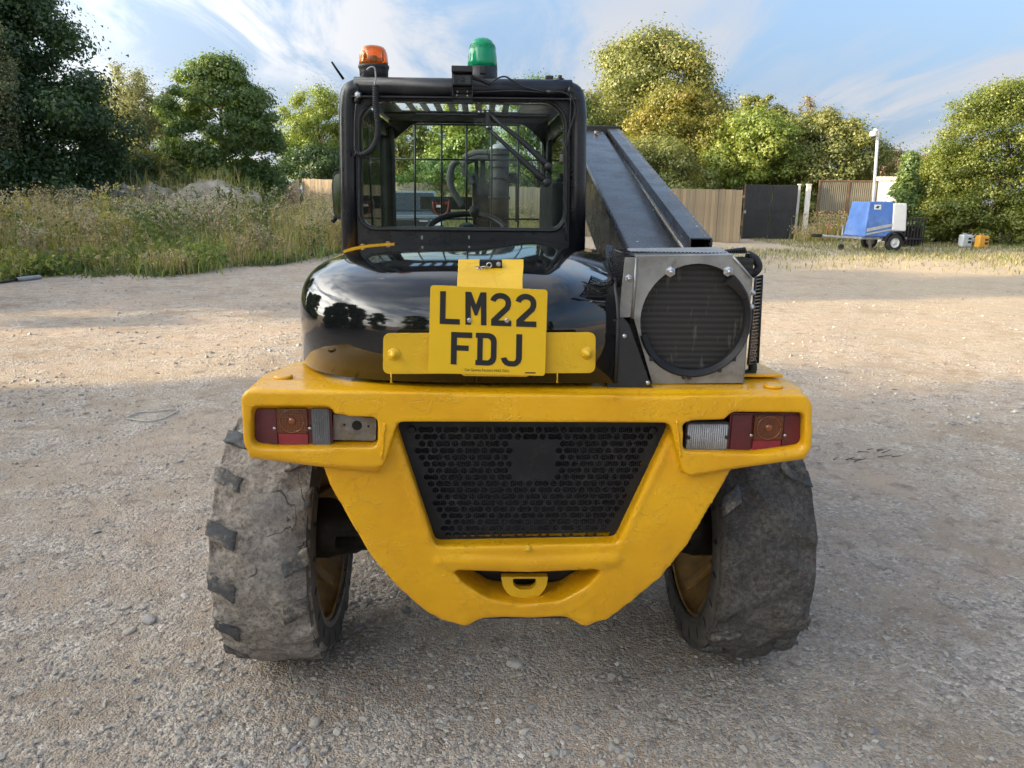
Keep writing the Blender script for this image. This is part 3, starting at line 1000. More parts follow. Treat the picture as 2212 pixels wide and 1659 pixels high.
# ------------------------------------------------------------------ trees
def tree(name, label, cat, x, y, h, rx, base, n_cl, n_lf, leaf_size, mat, seed, group=None, shape='round', droop=0., ry=None, trunk_r=None, cl=.27, tilt=(0, 0), thin=1.0):
    """thing > trunk, crown. The crown is leaf faces gathered in clumps round branch ends."""
    r = np.random.default_rng(seed)
    ry = ry or rx
    if group is None:
        n_cl, n_lf, leaf_size, cl = int(n_cl * 2.0), int(n_lf * 3.75), leaf_size * .56, cl * .80
    root = empty(name, (x, y, 0)); tag(root, label, cat, group)
    cz, rz = (h + base) / 2, (h - base) / 2
    C, Rr = [], []
    while len(C) < n_cl:
        u = r.normal(0, 1, 3); u /= np.linalg.norm(u)
        q = r.uniform(.15, 1) ** .45
        p = u * q
        zf = p[2]
        if shape == 'cone': s = np.clip(.62 - .5 * zf, .10, 1.1)
        elif shape == 'bush': s = 1.0 if zf < .2 else np.sqrt(max(.05, 1 - ((zf - .2) / .8) ** 2))
        else: s = 1.0
        if shape in ('cone', 'bush', 'dome', 'wide'):
            a = r.uniform(0, 6.28); q2 = r.uniform(.1, 1) ** .5
            zf = r.uniform(-1, 1)
            if shape == 'cone': s = np.clip(.58 - .48 * zf, .12, 1.05)
            elif shape == 'wide': s = np.clip(.76 - .36 * zf, .2, 1.05)
            elif shape == 'bush': s = (1.0 if zf < .1 else np.sqrt(max(.06, 1 - ((zf - .1) / .9) ** 2)))
            else: s = np.sqrt(max(.06, 1 - max(zf, -.3) ** 2))
            p = np.array([np.cos(a) * q2 * s, np.sin(a) * q2 * s, zf])
        k = 1 + r.normal(0, .10)
        C.append((p[0] * rx * k + tilt[0] * (p[2] + 1) / 2, p[1] * ry * k + tilt[1] * (p[2] + 1) / 2, cz + p[2] * rz * .93))
        Rr.append(min(rx, rz) * cl * r.uniform(.65, 1.35))
    C = np.array(C); Rr = np.array(Rr)
    w = Rr ** 2 * r.uniform(.5, 1.5, n_cl); w /= w.sum()
    idx = r.choice(n_cl, n_lf, p=w)
    u = r.normal(0, 1, (n_lf, 3)); u /= np.linalg.norm(u, axis=1)[:, None]
    q = r.uniform(0, 1, n_lf) ** (.42 * thin)
    sp = np.where(r.uniform(0, 1, n_lf) < .34, r.uniform(1.1, 2.3, n_lf), 1.0)
    P = C[idx] + u * (Rr[idx] * q * sp)[:, None] * np.array([1.15, 1.15, .8])
    if droop:
        k = r.uniform(0, 1, n_lf) ** 2 * droop
        P[:, 2] -= k
    P[:, 2] = np.maximum(P[:, 2], .05)
    ctint = r.uniform(.2, .8, n_cl)
    tint = np.clip(ctint[idx] * .62 + r.normal(.20, .085, n_lf), 0, 1)
    V, F, T = leaf_tris(r, P, u, np.full(n_lf, leaf_size), tint)
    me = np_mesh('crown', V, F); face_attr(me, 'tint', T)
    link('crown', me, mat, root)
    # trunk and limbs
    mb = MB()
    tr = trunk_r or max(.05, h * .022)
    top = h * .80
    spine = [(tilt[0] * t * .6 + r.normal(0, .06) * h * .12 * (t > 0), tilt[1] * t * .6 + r.normal(0, .06) * h * .12 * (t > 0), top * t) for t in np.linspace(0, 1, 7)]
    sp = smooth_path(spine, 2)
    mb.tube(sp, list(np.linspace(tr * 1.25, tr * .25, len(sp))), 7)
    nl = min(n_cl, 26)
    for ci in r.choice(n_cl, nl, replace=False):
        c = Vector(C[ci])
        zt = min(max(c.z - r.uniform(.15, .45) * h * .5, base * .5, h * .06), top * .95)
        t = zt / top * (len(sp) - 1); i = min(int(t), len(sp) - 2)
        a = sp[i].lerp(sp[i + 1], t - i)
        mid = a.lerp(c, .5) + Vector((0, 0, .10 * (c - a).length))
        rr = tr * .42 * (1 - zt / h * .7)
        mb.tube([a, a.lerp(mid, .6), mid, c], [rr, rr * .75, rr * .55, rr * .2], 5)
    mb.build('trunk', M['bark'], root, smooth=True)
    return root


def px_tree(name, label, px0, px1, pytop, Y, base_h, **kw):
    """size a tree from what the photo shows of it at distance Y"""
    a, b = at(px0, 400, Y), at(px1, 400, Y)
    top = at((px0 + px1) / 2, pytop, Y).z
    return tree(name, label, kw.pop('cat', 'tree'), (a.x + b.x) / 2, Y, top, (b.x - a.x) / 2, base_h, **kw)


def build_trees():
    # left side of the picture
    px_tree('sycamore_tree', 'huge dark green tree filling the left edge behind the weeds', -330, 300, -110, 27, .2,
            n_cl=220, n_lf=52000, leaf_size=.20, mat=M['leaf_dark'], seed=101, shape='wide', cl=.16)
    px_tree('birch_tree', 'weeping pale foliage hanging at the far left in front of the dark tree', -150, 60, -70, 24, 2.2,
            n_cl=50, n_lf=12000, leaf_size=.11, mat=M['leaf_pale'], seed=102, droop=1.8, cl=.2, thin=1.3)
    px_tree('willow_tree', 'thin pale see-through tree between the dark tree and the round tree', 205, 385, 122, 36, 1.2,
            n_cl=70, n_lf=15000, leaf_size=.14, mat=M['leaf_pale'], seed=103, droop=.9, cl=.24, thin=1.5)
    px_tree('maple_tree', 'sturdy rounded tree with olive green leaves behind the chalk mound', 366, 606, 118, 33, .1,
            n_cl=150, n_lf=32000, leaf_size=.17, mat=M['leaf_mid'], seed=104, shape='dome', cl=.17)
    px_tree('ash_tree', 'light green airy tree close left of the cab', 612, 775, 178, 56, 1.5,
            n_cl=70, n_lf=12000, leaf_size=.2, mat=M['leaf_light'], seed=105, cl=.25, thin=1.4)
    px_tree('hedge_shrub', 'dark bushy shrub below the airy tree beside the weathered fence', 580, 760, 318, 53, 0,
            n_cl=50, n_lf=9000, leaf_size=.2, mat=M['leaf_dark'], seed=106, shape='bush', cat='shrub')
    px_tree('hedge_shrub', 'low dark shrub between the dark tree and the chalk mound', 190, 400, 330, 31, 0,
            n_cl=45, n_lf=8000, leaf_size=.18, mat=M['leaf_olive'], seed=107, shape='bush', cat='shrub')
    px_tree('hedge_shrub', 'dim green thicket closing the gap behind the rounded tree', 420, 600, 345, 47, 0,
            n_cl=60, n_lf=9000, leaf_size=.22, mat=M['leaf_mid'], seed=125, shape='bush', cat='shrub')
    px_tree('hedge_shrub', 'shadowy thicket closing the gap behind the thin pale tree', 150, 470, 335, 43, 0,
            n_cl=60, n_lf=9000, leaf_size=.22, mat=M['leaf_dark'], seed=126, shape='bush', cat='shrub')
    # seen through the cab
    px_tree('poplar_tree', 'slender tree seen through the left half of the cab windows', 790, 935, 215, 44, .8,
            n_cl=55, n_lf=9000, leaf_size=.2, mat=M['leaf_olive'], seed=108, cl=.25, thin=1.3)
    px_tree('ivy_tree', 'bright green tree seen through the middle of the cab windows', 925, 1075, 205, 43, .6,
            n_cl=75, n_lf=14000, leaf_size=.2, mat=M['leaf_light'], seed=109, cl=.24)
    px_tree('elder_tree', 'mid green tree seen through the right half of the cab windows', 1050, 1275, 170, 47, .4,
            n_cl=90, n_lf=16000, leaf_size=.21, mat=M['leaf_mid'], seed=110, shape='dome', cl=.22)
    px_tree('hedge_shrub', 'bushy green hedge right behind the fence seen through the cab', 830, 1130, 345, 40, 0,
            n_cl=60, n_lf=10000, leaf_size=.19, mat=M['leaf_mid'], seed=111, shape='bush', cat='shrub')
    # right side
    px_tree('lime_tree', 'tall broad silvery green tree right of the cab', 1235, 1565, 72, 52, 1.0,
            n_cl=150, n_lf=32000, leaf_size=.27, mat=M['leaf_olive'], seed=112, shape='dome', cl=.20)
    px_tree('field_maple_tree', 'yellowing tree in front of the tall silvery green one', 1335, 1575, 186, 39, .2,
            n_cl=90, n_lf=15000, leaf_size=.18, mat=M['leaf_yellow'], seed=113, shape='dome', cl=.22)
    px_tree('hawthorn_tree', 'dense green bush behind the timber fence next to the boom', 1290, 1520, 300, 35, 0,
            n_cl=70, n_lf=13000, leaf_size=.17, mat=M['leaf_olive'], seed=114, shape='bush', cat='shrub')
    px_tree('hazel_tree', 'broad leafy tree behind the black gate', 1510, 1725, 240, 37, .2,
            n_cl=95, n_lf=17000, leaf_size=.19, mat=M['leaf_light'], seed=115, shape='bush', cl=.22)
    px_tree('robinia_tree', 'slim olive tree rising above the black gate trees', 1572, 1690, 188, 42, 2.,
            n_cl=40, n_lf=5500, leaf_size=.19, mat=M['leaf_olive'], seed=116, cl=.26, thin=1.4)
    px_tree('bare_tree', 'browning half bare tree above the trees by the gates', 1688, 1790, 192, 44, 2.,
            n_cl=34, n_lf=2600, leaf_size=.15, mat=M['leaf_brown'], seed=117, cl=.28, thin=1.8)
    px_tree('walnut_tree', 'wide olive green tree behind the white gate post and brown gate', 1655, 1895, 246, 38, .3,
            n_cl=105, n_lf=18000, leaf_size=.19, mat=M['leaf_olive'], seed=118, shape='dome', cl=.21)
    px_tree('bare_tree', 'thin brownish tree right behind the camera pole', 1845, 1945, 296, 40, .5,
            n_cl=36, n_lf=3600, leaf_size=.15, mat=M['leaf_brown'], seed=119, cl=.26, thin=1.6)
    px_tree('fir_tree', 'small dark conifer beside the white shed', 1915, 2005, 326, 28, .2,
            n_cl=48, n_lf=6500, leaf_size=.13, mat=M['leaf_mid'], seed=120, shape='cone', cl=.24)
    px_tree('bamboo_shrub', 'tall sunlit yellow green shrub filling the right edge', 2000, 2330, 168, 30.0, 0,
            n_cl=200, n_lf=38000, leaf_size=.12, mat=M['leaf_bamboo'], seed=121, shape='bush', cl=.15, cat='shrub', ry=1.5)
    px_tree('laurel_shrub', 'lower sunlit shrub behind the trailer and the plastic cans', 1955, 2120, 330, 31.0, 0,
            n_cl=80, n_lf=13000, leaf_size=.12, mat=M['leaf_bamboo'], seed=122, shape='bush', cl=.2, cat='shrub', ry=1.0)
    # out of frame on the left: the row that shades the yard, and the trees the bonnet mirrors
    base = tree('yard_tree', 'leafy tree in the row left of the yard', 'tree', -16, -6.5, 10.5, 2.7, .1, 90, 42000, .30, M['leaf_mid'], 131, 'trees along the left side of the yard', 'bush', cl=.24)
    rr = random.Random(4)
    for (x, y, s) in ((-16.4, -3.4, .95), (-15.8, -1.7, .86), (-15.0, .35, .50), (-12.5, 1.2, .36),
                      (-16.2, 1.9, .42), (-16.2, 8.4, .72), (-16.4, 10.6, .55), (-14.6, 9.6, .46), (-14.4, 11.5, .46), (-15.5, 12.8, .5), (-14.8, 14.2, .48), (-17.0, 14.8, .55),
                      (-30, 15.5, 1.2), (-31, 19.5, 1.15),
                      (-16.3, -10.5, .9), (-14.5, -17.5, .8), (-8.5, -25, .8), (-1, -29, .65), (6, -30, .8), (13, -29, .65), (-3.5, -34, 1.0)):
        c = copy_tree(base)
        c.location = (x, y, 0); c.scale = (s * rr.uniform(.95, 1.1), s * rr.uniform(.95, 1.1), s)
        c.rotation_euler.z = rr.uniform(0, 6.28)


build_trees()


# ------------------------------------------------------------------ chalk mound
def build_mound():
    r = np.random.default_rng(9)
    c = at(395, 420, 25.5)
    n, mm = 110, 60
    X = np.linspace(-5.2, 5.2, n); Y = np.linspace(-2.6, 3.2, mm)
    gx, gy = np.meshgrid(X, Y)
    h = 1.75 * np.exp(-((gx - 1.1) / 1.25) ** 2 - (gy / 1.6) ** 2) + 1.55 * np.exp(-((gx + 1.9) / 1.5) ** 2 - ((gy - .4) / 1.5) ** 2) + 1.25 * np.exp(-((gx + .2) / 3.0) ** 2 - (gy / 1.5) ** 2)
    h = 2.5 * (1 - np.exp(-h / 2.2)) * 1.12
    nz = np.array([noise.fractal(Vector((a * 1.0, b * 1.0, 3.1)), .7, 2.1, 6) for a, b in zip(gx.ravel(), gy.ravel())]).reshape(gx.shape)
    h = np.maximum(h * 1.0 * (1 + .14 * nz) + .12 * nz - .10, -.1)
    V = np.stack([gx, gy, h], -1).reshape(-1, 3)
    i = (np.arange(mm - 1)[:, None] * n + np.arange(n - 1)[None]).ravel()
    o = link('spoil_heap', np_mesh('spoil_heap', V, np.stack([i, i + 1, i + n + 1, i + n], 1), False), M['chalk'])
    o.location = (c.x - .5, 27, 0); o.scale = (1.15, 1, 1)
    tag(o, 'low heap of pale chalky spoil behind the weeds', 'heap')
    k = 900
    x = r.uniform(-4.5, 2.0, k); y = r.uniform(-.6, 1.6, k)
    z = np.interp(x, X, h[np.abs(Y).argmin()]) * .85
    parts = [blades(r, x, y, z, r.uniform(.25, 1.0, k), r.uniform(.01, .02, k), r.uniform(.05, .5, k), r.uniform(.3, .75, k))[:3]]
    w = pack('heap_grass', parts, M['weed'], 'wispy grass growing on top of the chalk heap', 'grass')
    w.location = o.location; w.scale = o.scale


build_mound()


# ------------------------------------------------------------------ fences, gates, shed, house
def board_fence(name, label, a, b, height_a, height_b, mat, group=None, bw=.125):
    a = Vector((a[0], a[1], 0)); b = Vector((b[0], b[1], 0))
    d = b - a; Ln = d.length; ang = math.atan2(d.y, d.x)
    root = empty(name, a, ang); tag(root, label, 'fence', group)
    n = int(Ln / (bw + .004))
    me = None
    rr = random.Random(len(label))
    for i in range(n):
        t = i / max(1, n - 1)
        hh = height_a + (height_b - height_a) * t
        if me is None:
            o = MB().box((0, -.011, 0), (bw, .011, 1)).build('board', mat, root); me = o.data
        else:
            o = bpy.data.objects.new('board', me); COL.objects.link(o); o.parent = root
        o.location = (i * (bw + .004), rr.uniform(-.004, .004), .03)
        o.scale = (1, 1, hh - .03 + rr.uniform(-.012, .012))
        o.rotation_euler = (0, rr.uniform(-.004, .004), 0)
    p = None
    for k in range(int(Ln / 2.4) + 1):
        t = min(1, k * 2.4 / Ln)
        o = MB().box((-.05, .02, 0), (.05, .12, 1)).build('post', mat, root) if p is None else bpy.data.objects.new('post', p)
        if p is None: p = o.data
        else: COL.objects.link(o); o.parent = root
        o.location = (k * 2.4, 0, 0); o.scale.z = height_a + (height_b - height_a) * t - .05
    for z in (.35, .85):
        MB().hexa([(0, .013, height_a * z), (0, .05, height_a * z), (0, .05, height_a * z + .09), (0, .013, height_a * z + .09)],
                  [(Ln, .013, height_b * z), (Ln, .05, height_b * z), (Ln, .05, height_b * z + .09), (Ln, .013, height_b * z + .09)]).build('rail', mat, root)
    return root


def build_boundary():
    FY = 28.0
    f1 = at(1602, 500, FY); f0 = at(1180, 500, 33.5)
    board_fence('timber_fence', 'straight timber board fence running from behind the boom to the black gate', (f0.x, f0.y), (f1.x, f1.y), 1.95, 1.88, M['timber'])
    g0 = at(655, 430, 46.5); g1 = at(1176, 430, 34.0)
    board_fence('weathered_fence', 'long weathered board fence behind the weeds left of and through the cab', (g0.x, g0.y), (g1.x, g1.y), 2.45, 1.95, M['timber_grey'], bw=.15)
    g2 = at(605, 430, 50)
    board_fence('weathered_fence', 'short weathered fence length dropping away left of the cab', (g2.x, g2.y), (g0.x - .2, g0.y + .1), 1.95, 2.42, M['timber_grey'], bw=.15)
    l0, l1 = at(-40, 420, 24.8), at(190, 420, 25.6)
    board_fence('panel_fence', 'dark low fence glimpsed under the huge dark tree', (l0.x, l0.y), (l1.x, l1.y), 1.55, 1.5, M['timber_grey'], bw=.15)
    # black sheet gate: four panels in a frame
    a, b = gnd(1601, 516.5), gnd(1716, 516.5)
    Y = a.y; x0, x1 = a.x, at(1716, 500, Y).x
    H = at(1660, 399, Y).z
    root = empty('black_gate', (x0, Y, 0)); tag(root, 'black sheet metal gate next to the timber fence', 'gate')
    W = x1 - x0; hm = at(1660, 457, Y).z
    for (u0, u1, z0, z1) in ((.03, W * .49, .06, hm - .02), (W * .5, W - .05, .06, hm - .02), (.03, W * .52, hm + .02, H - .03), (W * .53, W - .05, hm + .02, H - .03)):
        mb = MB(); n = 11
        for i in range(n):
            s = (u1 - u0) / n
            mb.box((u0 + i * s, 0, z0), (u0 + i * s + s * .72, .016, z1))
        mb.box((u0, .018, z0), (u1, .024, z1))
        mb.build('panel', M['gate_black'], root)
    for (u0, z0, u1, z1) in ((0, 0, .05, H), (W - .06, 0, W, H), (.05, H - .05, W - .06, H), (.05, hm - .025, W - .06, hm + .025), (.05, .02, W - .06, .07)):
        MB().box((u0, .028, z0), (u1, .075, z1)).build('frame_bar', M['rust_frame'] if u0 == 0 else M['gate_black'], root)
    MB().box((.02, -.03, hm - .08), (.10, -.002, hm + .03)).build('latch', M['grey_steel'], root)
    # white gate posts
    for (pa, pb, w, lab, dy) in ((1716, 1723, .10, 'slim grey white post against the black gate edge', .12), (1733, 1742, .16, 'thick white gate post standing right of the black gate', 0.)):
        p = gnd(pa, 517.5); t = at(pa, 397, p.y).z
        r2 = empty('gate_post', (p.x, p.y + dy, 0)); tag(r2, lab, 'post', 'white posts between the two gates')
        MB().box((0, 0, 0), (w, w, t - .05)).build('shaft', M['white_steel'], r2, .006)
        MB().box((-.012, -.012, t - .05), (w + .012, w + .012, t)).build('cap', M['white_steel'], r2, .008)
    # brown framed gate with corrugated infill
    a = gnd(1764, 520); Y = a.y + 1.0
    x0 = at(1764, 450, Y).x; x1 = at(1893, 450, Y).x; H = at(1830, 389, Y).z
    root = empty('brown_gate', (x0, Y, 0)); tag(root, 'rusty framed gate with grey brown corrugated sheets behind the trailer', 'gate')
    W = x1 - x0; hm = H * .46
    for (u0, u1) in ((.06, W * .5 - .03), (W * .5 + .03, W - .05)):
        for (z0, z1) in ((.08, hm - .03), (hm + .03, H - .06)):
            mb = MB(); n = 14; s = (u1 - u0) / n
            for i in range(n):
                mb.hexa([(u0 + i * s, .02, z0), (u0 + i * s + s * .5, 0, z0), (u0 + i * s + s * .5, 0, z1), (u0 + i * s, .02, z1)],
                        [(u0 + i * s, .03, z0), (u0 + i * s + s, .03, z0), (u0 + i * s + s, .03, z1), (u0 + i * s, .03, z1)])
            mb.build('sheet', M['corr'], root)
    for (u0, z0, u1, z1) in ((0, 0, .06, H), (W * .5 - .03, 0, W * .5 + .03, H), (W - .05, 0, W, H), (.06, H - .06, W * .5 - .03, H), (W * .5 + .03, H - .06, W - .05, H), (.06, hm - .03, W * .5 - .03, hm + .03), (W * .5 + .03, hm - .03, W - .05, hm + .03)):
        MB().box((u0, -.02, z0), (u1, .035, z1)).build('frame_bar', M['rust_frame'], root)
    # small white shed
    Y = 30; x0 = at(1893, 440, Y).x; x1 = at(1942, 440, Y).x; H = at(1918, 390, Y).z
    root = empty('white_shed', (x0, Y, 0), -math.atan2(x0, Y) - R(4)); tag(root, 'small white flat roofed shed behind the camera pole', 'shed')
    n = 9
    for i in range(n):
        MB().box((0, 0, i * H / n), (x1 - x0, 3, (i + 1) * H / n - .012)).build('cladding_board', M['white'], root)
    MB().box((-.1, -.12, H), (x1 - x0 + .1, 3.1, H + .13)).build('roof', M['white'], root)
    MB().box((x1 - x0 - .62, -.02, .05), (x1 - x0 - .08, -.004, 1.7)).build('door', M['white_steel'], root)
    # house beyond with brown roof
    Y = 62; x0 = at(1900, 400, Y).x; x1 = at(2060, 400, Y).x
    zr = at(1960, 330, Y).z; ze = at(1960, 374, Y).z
    root = empty('house', (x0, Y, 0), -math.atan2(x0, Y) + R(6)); tag(root, 'house with a brown tiled roof behind the conifer', 'house')
    W = x1 - x0
    MB().box((.3, .3, 0), (W - .3, 7.7, ze)).build('wall', M['white'], root)
    MB().add([(0, 0, ze), (W, 0, ze), (W, 8, ze), (0, 8, ze), (1.4, 4, zr), (W - 1.4, 4, zr), (0, 0, ze - .15), (W, 0, ze - .15), (W, 8, ze - .15), (0, 8, ze - .15)],
             [(0, 1, 5, 4), (1, 2, 5), (2, 3, 4, 5), (3, 0, 4), (0, 6, 7, 1), (1, 7, 8, 2), (2, 8, 9, 3), (3, 9, 6, 0), (6, 9, 8, 7)]).build('roof', M['roof_tile'], root)
    for k in range(3):
        u = 1.2 + k * (W - 2.6) / 2.6
        f = MB().box((u, .24, ze - 1.9), (u + 1.1, .296, ze - .6)).build('window', M['white_steel'], root)
        MB().box((u + .07, .225, ze - 1.83), (u + 1.03, .237, ze - .67)).build('pane', M['car_glass'], f)


build_boundary()


# ------------------------------------------------------------------ camera pole, trailer, cans, rack, car, pipe
def build_props():
    # pole with dome camera, standing behind the trailer
    Y = 25.5
    b = at(1886, 440, Y); t = at(1896, 296, Y)
    root = empty('camera_pole', (b.x, Y, 0)); tag(root, 'tall white pole with a security camera on top behind the trailer', 'pole')
    top = Vector((t.x - b.x, 0, t.z))
    MB().tube([(0 - (t.x - b.x) * b.z / (t.z - b.z), 0, 0), top], .048, 12).build('shaft', M['white_steel'], root)
    hd = MB().tube([top + Vector((.0, 0, -.02)), top + Vector((0, 0, .12)), top + Vector((-.07, -.05, .20)), top + Vector((-.17, -.08, .20))], .045, 10).build('bracket_arm', M['white'], root)
    MB().lathe([(.03, .10), (.09, .08), (.105, 0), (.10, -.06)], top + Vector((-.2, -.09, .07)), n=16).build('camera_housing', M['white'], root)
    MB().lathe([(.085, -.065), (.075, -.10), (.04, -.13), (0, -.137)], top + Vector((-.2, -.09, .07)), n=16).build('dome_glass', M['car_glass'], root)
    # compressor trailer
    w = gnd(1927, 543)
    root = empty('compressor_trailer', (w.x, w.y, 0), PI + R(8)); tag(root, 'towed compressor with a faded blue canopy and white rear half parked on the grass', 'trailer')
    # local: +x forward (towards the drawbar), +y away from the camera once turned
    # the near wheel sits at x = 0, y = 0; body reaches to y = -1.15 (behind)
    rw = .27
    y0, y1 = -1.22, -.02
    def body(xa, xb, z0, z1, ta, tb, side, name, mat, par):
        A = [(xa, y0 + .02, z0), (xb, y0 + .02, z0), (xb - tb, y0 + side, z1), (xa + ta, y0 + side, z1)]
        B = [(xa, y1 + .02, z0), (xb, y1 + .02, z0), (xb - tb, y1 - side, z1), (xa + ta, y1 - side, z1)]
        return MB().hexa(A, B).build(name, mat, par, .05, 3)
    bl = body(-.03, 1.02, .44, 1.52, .10, .14, .10, 'blue_canopy', M['blue'], root)
    body(-.40, .10, .62, 1.48, .03, .02, .05, 'white_canopy', M['white'], root)
    # decals on the canopy side
    def onside(x, z, off=.012):
        t = (z - .44) / 1.08
        return (x, y1 + .02 - .12 * t + off, z)
    def decal(pts, name, mat, par, off=.014):
        A = [onside(x, z, off) for x, z in pts]; B = [onside(x, z, off - .02) for x, z in pts]
        return MB().hexa(A, B).build(name, mat, par)
    decal([(.93, .60), (.06, .78), (.06, .86), (.93, .70)], 'stripe', M['stripe'], bl)
    decal([(.95, .50), (.06, .66), (.06, .70), (.95, .55)], 'stripe', M['stripe'], bl)
    dl = decal([(.72, 1.28), (.50, 1.28), (.50, 1.43), (.72, 1.43)], 'sticker', M['white'], bl)
    decal([(.69, 1.33), (.60, 1.31), (.54, 1.38), (.62, 1.40)], 'sticker_emblem', M['leaf_dark'], bl, .018)
    MB().box((-.5, y0 + .08, .36), (1.05, y1 - .06, .44)).build('chassis', M['grey_steel'], root, .01)
    MB().tube([(1.05, -.61, .40), (2.15, -.61, .44)], .045, 8).build('drawbar', M['grey_steel'], root)
    MB().hexa([(1.0, -1.1, .37), (1.0, -1.02, .37), (1.0, -1.02, .43), (1.0, -1.1, .43)], [(1.75, -.66, .40), (1.75, -.6, .40), (1.75, -.6, .46), (1.75, -.66, .46)]).build('drawbar_brace', M['grey_steel'], root)
    MB().hexa([(1.0, -.2, .37), (1.0, -.12, .37), (1.0, -.12, .43), (1.0, -.2, .43)], [(1.75, -.6, .40), (1.75, -.54, .40), (1.75, -.54, .46), (1.75, -.6, .46)]).build('drawbar_brace', M['grey_steel'], root)
    MB().box((2.1, -.68, .40), (2.38, -.54, .50)).tube([(2.3, -.61, .47), (2.42, -.61, .45)], .05, 8).build('coupling', M['greasy'], root, .01)
    MB().tube([(1.45, -.50, .13), (1.45, -.50, .78)], .028, 8).tube([(1.45, -.5, .78), (1.45, -.38, .80)], .012, 6).build('jockey_leg', M['grey_steel'], root)
    MB().lathe([(.09, -.03), (.10, -.015), (.10, .015), (.09, .03)], (1.45, -.50, .10), 'Y', 14).build('jockey_wheel', M['rubber'], root)
    MB().tube([(1.9, -.61, .46), (1.9, -.58, .86)], .018, 6).build('brake_lever', M['red_plastic'], root)
    for yy in (.02, -1.30):
        ty = MB().lathe([(.15, -.075), (.24, -.085), (rw, -.06), (rw, .06), (.24, .085), (.15, .075)], (0, yy, rw), 'Y', 26, cap=False).build('tyre', M['rubber'], root)
        MB().lathe([(0, .055), (.05, .06), (.06, .04), (.13, .03), (.155, .06), (.165, .075), (.16, .02), (.16, -.07), (0, -.06)], (0, yy, rw), 'Y', 20).build('rim', M['white_steel'], ty)
        mb = MB()
        for k in range(9):
            a0, a1 = R(8 + k * 18), R(8 + (k + 1) * 18)
            def pt(a, rad, y): return (math.cos(a) * rad, yy + y, rw + math.sin(a) * rad)
            mb.hexa([pt(a0, .33, -.13), pt(a0, .33, .11), pt(a0, .35, .11), pt(a0, .35, -.13)], [pt(a1, .33, -.13), pt(a1, .33, .11), pt(a1, .35, .11), pt(a1, .35, -.13)])
        mb.build('mudguard', M['black_plastic'], root)
    # plastic cans
    for (pa, pb, pt_, pb_, mat, lab, cap) in ((2068, 2098, 504, 534, 'jerry_white', 'white plastic jerry can at the foot of the sunlit shrub', 'black_plastic'), (2103, 2134, 506, 537, 'jerry_yellow', 'amber yellow plastic can beside the white can', 'black_plastic')):
        p = gnd((pa + pb) / 2, pb_)
        W = (at(pb, 520, p.y).x - at(pa, 520, p.y).x) * .80; H = at(pa, pt_, p.y).z
        root = empty('jerry_can', (p.x, p.y, 0), R(12 if 'white' in lab else -6)); tag(root, lab, 'can', 'plastic cans by the shrub')
        MB().box((-W / 2, -W * .32, 0), (W / 2, W * .32, H * .92)).build('body', M[mat], root, .05, 3)
        MB().lathe([(.035, 0), (.035, .03), (.03, .035)], (W * .28, 0, H * .92), n=12).build('cap', M[cap], root)
        MB().tube(smooth_path([(-W * .3, 0, H * .90), (-W * .27, 0, H * .985), (-W * .02, 0, H * .985), (W * .02, 0, H * .90)], 4), .018, 6).build('handle', M[mat], root)
        if 'white' in lab:
            MB().box((W * .02, -W * .34, H * .30), (W * .34, -W * .325, H * .46)).build('label_patch', M['black_plastic'], root)
            MB().box((W * .02, -W * .34, H * .56), (W * .34, -W * .325, H * .70)).build('label_patch', M['black_plastic'], root)
    # steel rack of dark bars behind the trailer
    p = gnd(1945, 538); Y = p.y + 1.2
    x0 = at(1950, 490, Y).x; x1 = at(1998, 490, Y).x; H = at(1980, 468, Y).z
    root = empty('steel_rack', (x0, Y, 0)); tag(root, 'dark steel barred rack between the trailer and the shrub', 'rack')
    k = 8
    for i in range(k):
        u = i * (x1 - x0) / (k - 1)
        MB().box((u - .018, 0, .05), (u + .018, .03, H)).build('bar', M['greasy'], root)
    MB().box((-.02, -.025, H - .12), (x1 - x0 + .02, -.003, H - .05)).build('rail', M['greasy'], root)
    MB().box((-.02, -.025, .25), (x1 - x0 + .02, -.003, .32)).build('rail', M['greasy'], root)
    MB().box((0, .1, 0), (x1 - x0, .45, H * .7)).build('bin', M['dark'], root, .02)
    # grey pipe offcut at the left edge
    a, b = gnd(36, 611), gnd(87, 605)
    a.z = b.z = .05
    d = (b - a).normalized()
    root = empty('pipe_offcut', (a.x, a.y, 0)); tag(root, 'grey metal pipe lying at the edge of the weeds', 'pipe')
    MB().tube([(0, 0, .05), tuple((b - a) + Vector((0, 0, .05)))], .042, 14, cap=False).build('tube', M['grey_steel'], root)
    MB().tube([tuple(-d * .9 + Vector((0, -.04, .015))), tuple(-d * .45 + Vector((0, .02, .03))), tuple(d * .02 + Vector((0, 0, .05)))], .022, 8).build('bent_end', M['greasy'], root)
    # loop of cord on the sunlit gravel
    pts = [gnd(*q) for q in ((272, 902), (330, 908), (372, 893), (383, 882), (345, 886), (300, 889), (275, 899), (268, 903))]
    o = MB().tube(smooth_path([Vector((p.x, p.y, float(ground_h(np.array([p.x]), np.array([p.y]))[0]) + .008)) for p in pts], 6), .0042, 6).build('cord', M['stripe'])
    tag(o, 'thin pale cord looped on the gravel left of the machine', 'cord')
    # twiggy debris on the right
    for i, (px, py, n, lab) in enumerate(((1905, 985, 7, 'dark twig debris on the gravel right of the tyre'), (1838, 1000, 4, 'smaller dark twigs on the gravel near the tyre'))):
        p = gnd(px, py); r = np.random.default_rng(70 + i); mb = MB()
        for _ in range(n):
            c = Vector((r.normal(0, .07), r.normal(0, .05), .008)); a = r.uniform(-.6, .6); l = r.uniform(.03, .08)
            v = Vector((math.cos(a), math.sin(a), r.uniform(-.05, .2))) * l
            mb.tube([c - v / 2, c + v / 2 + Vector((0, 0, .01))], [.0035, .002], 5)
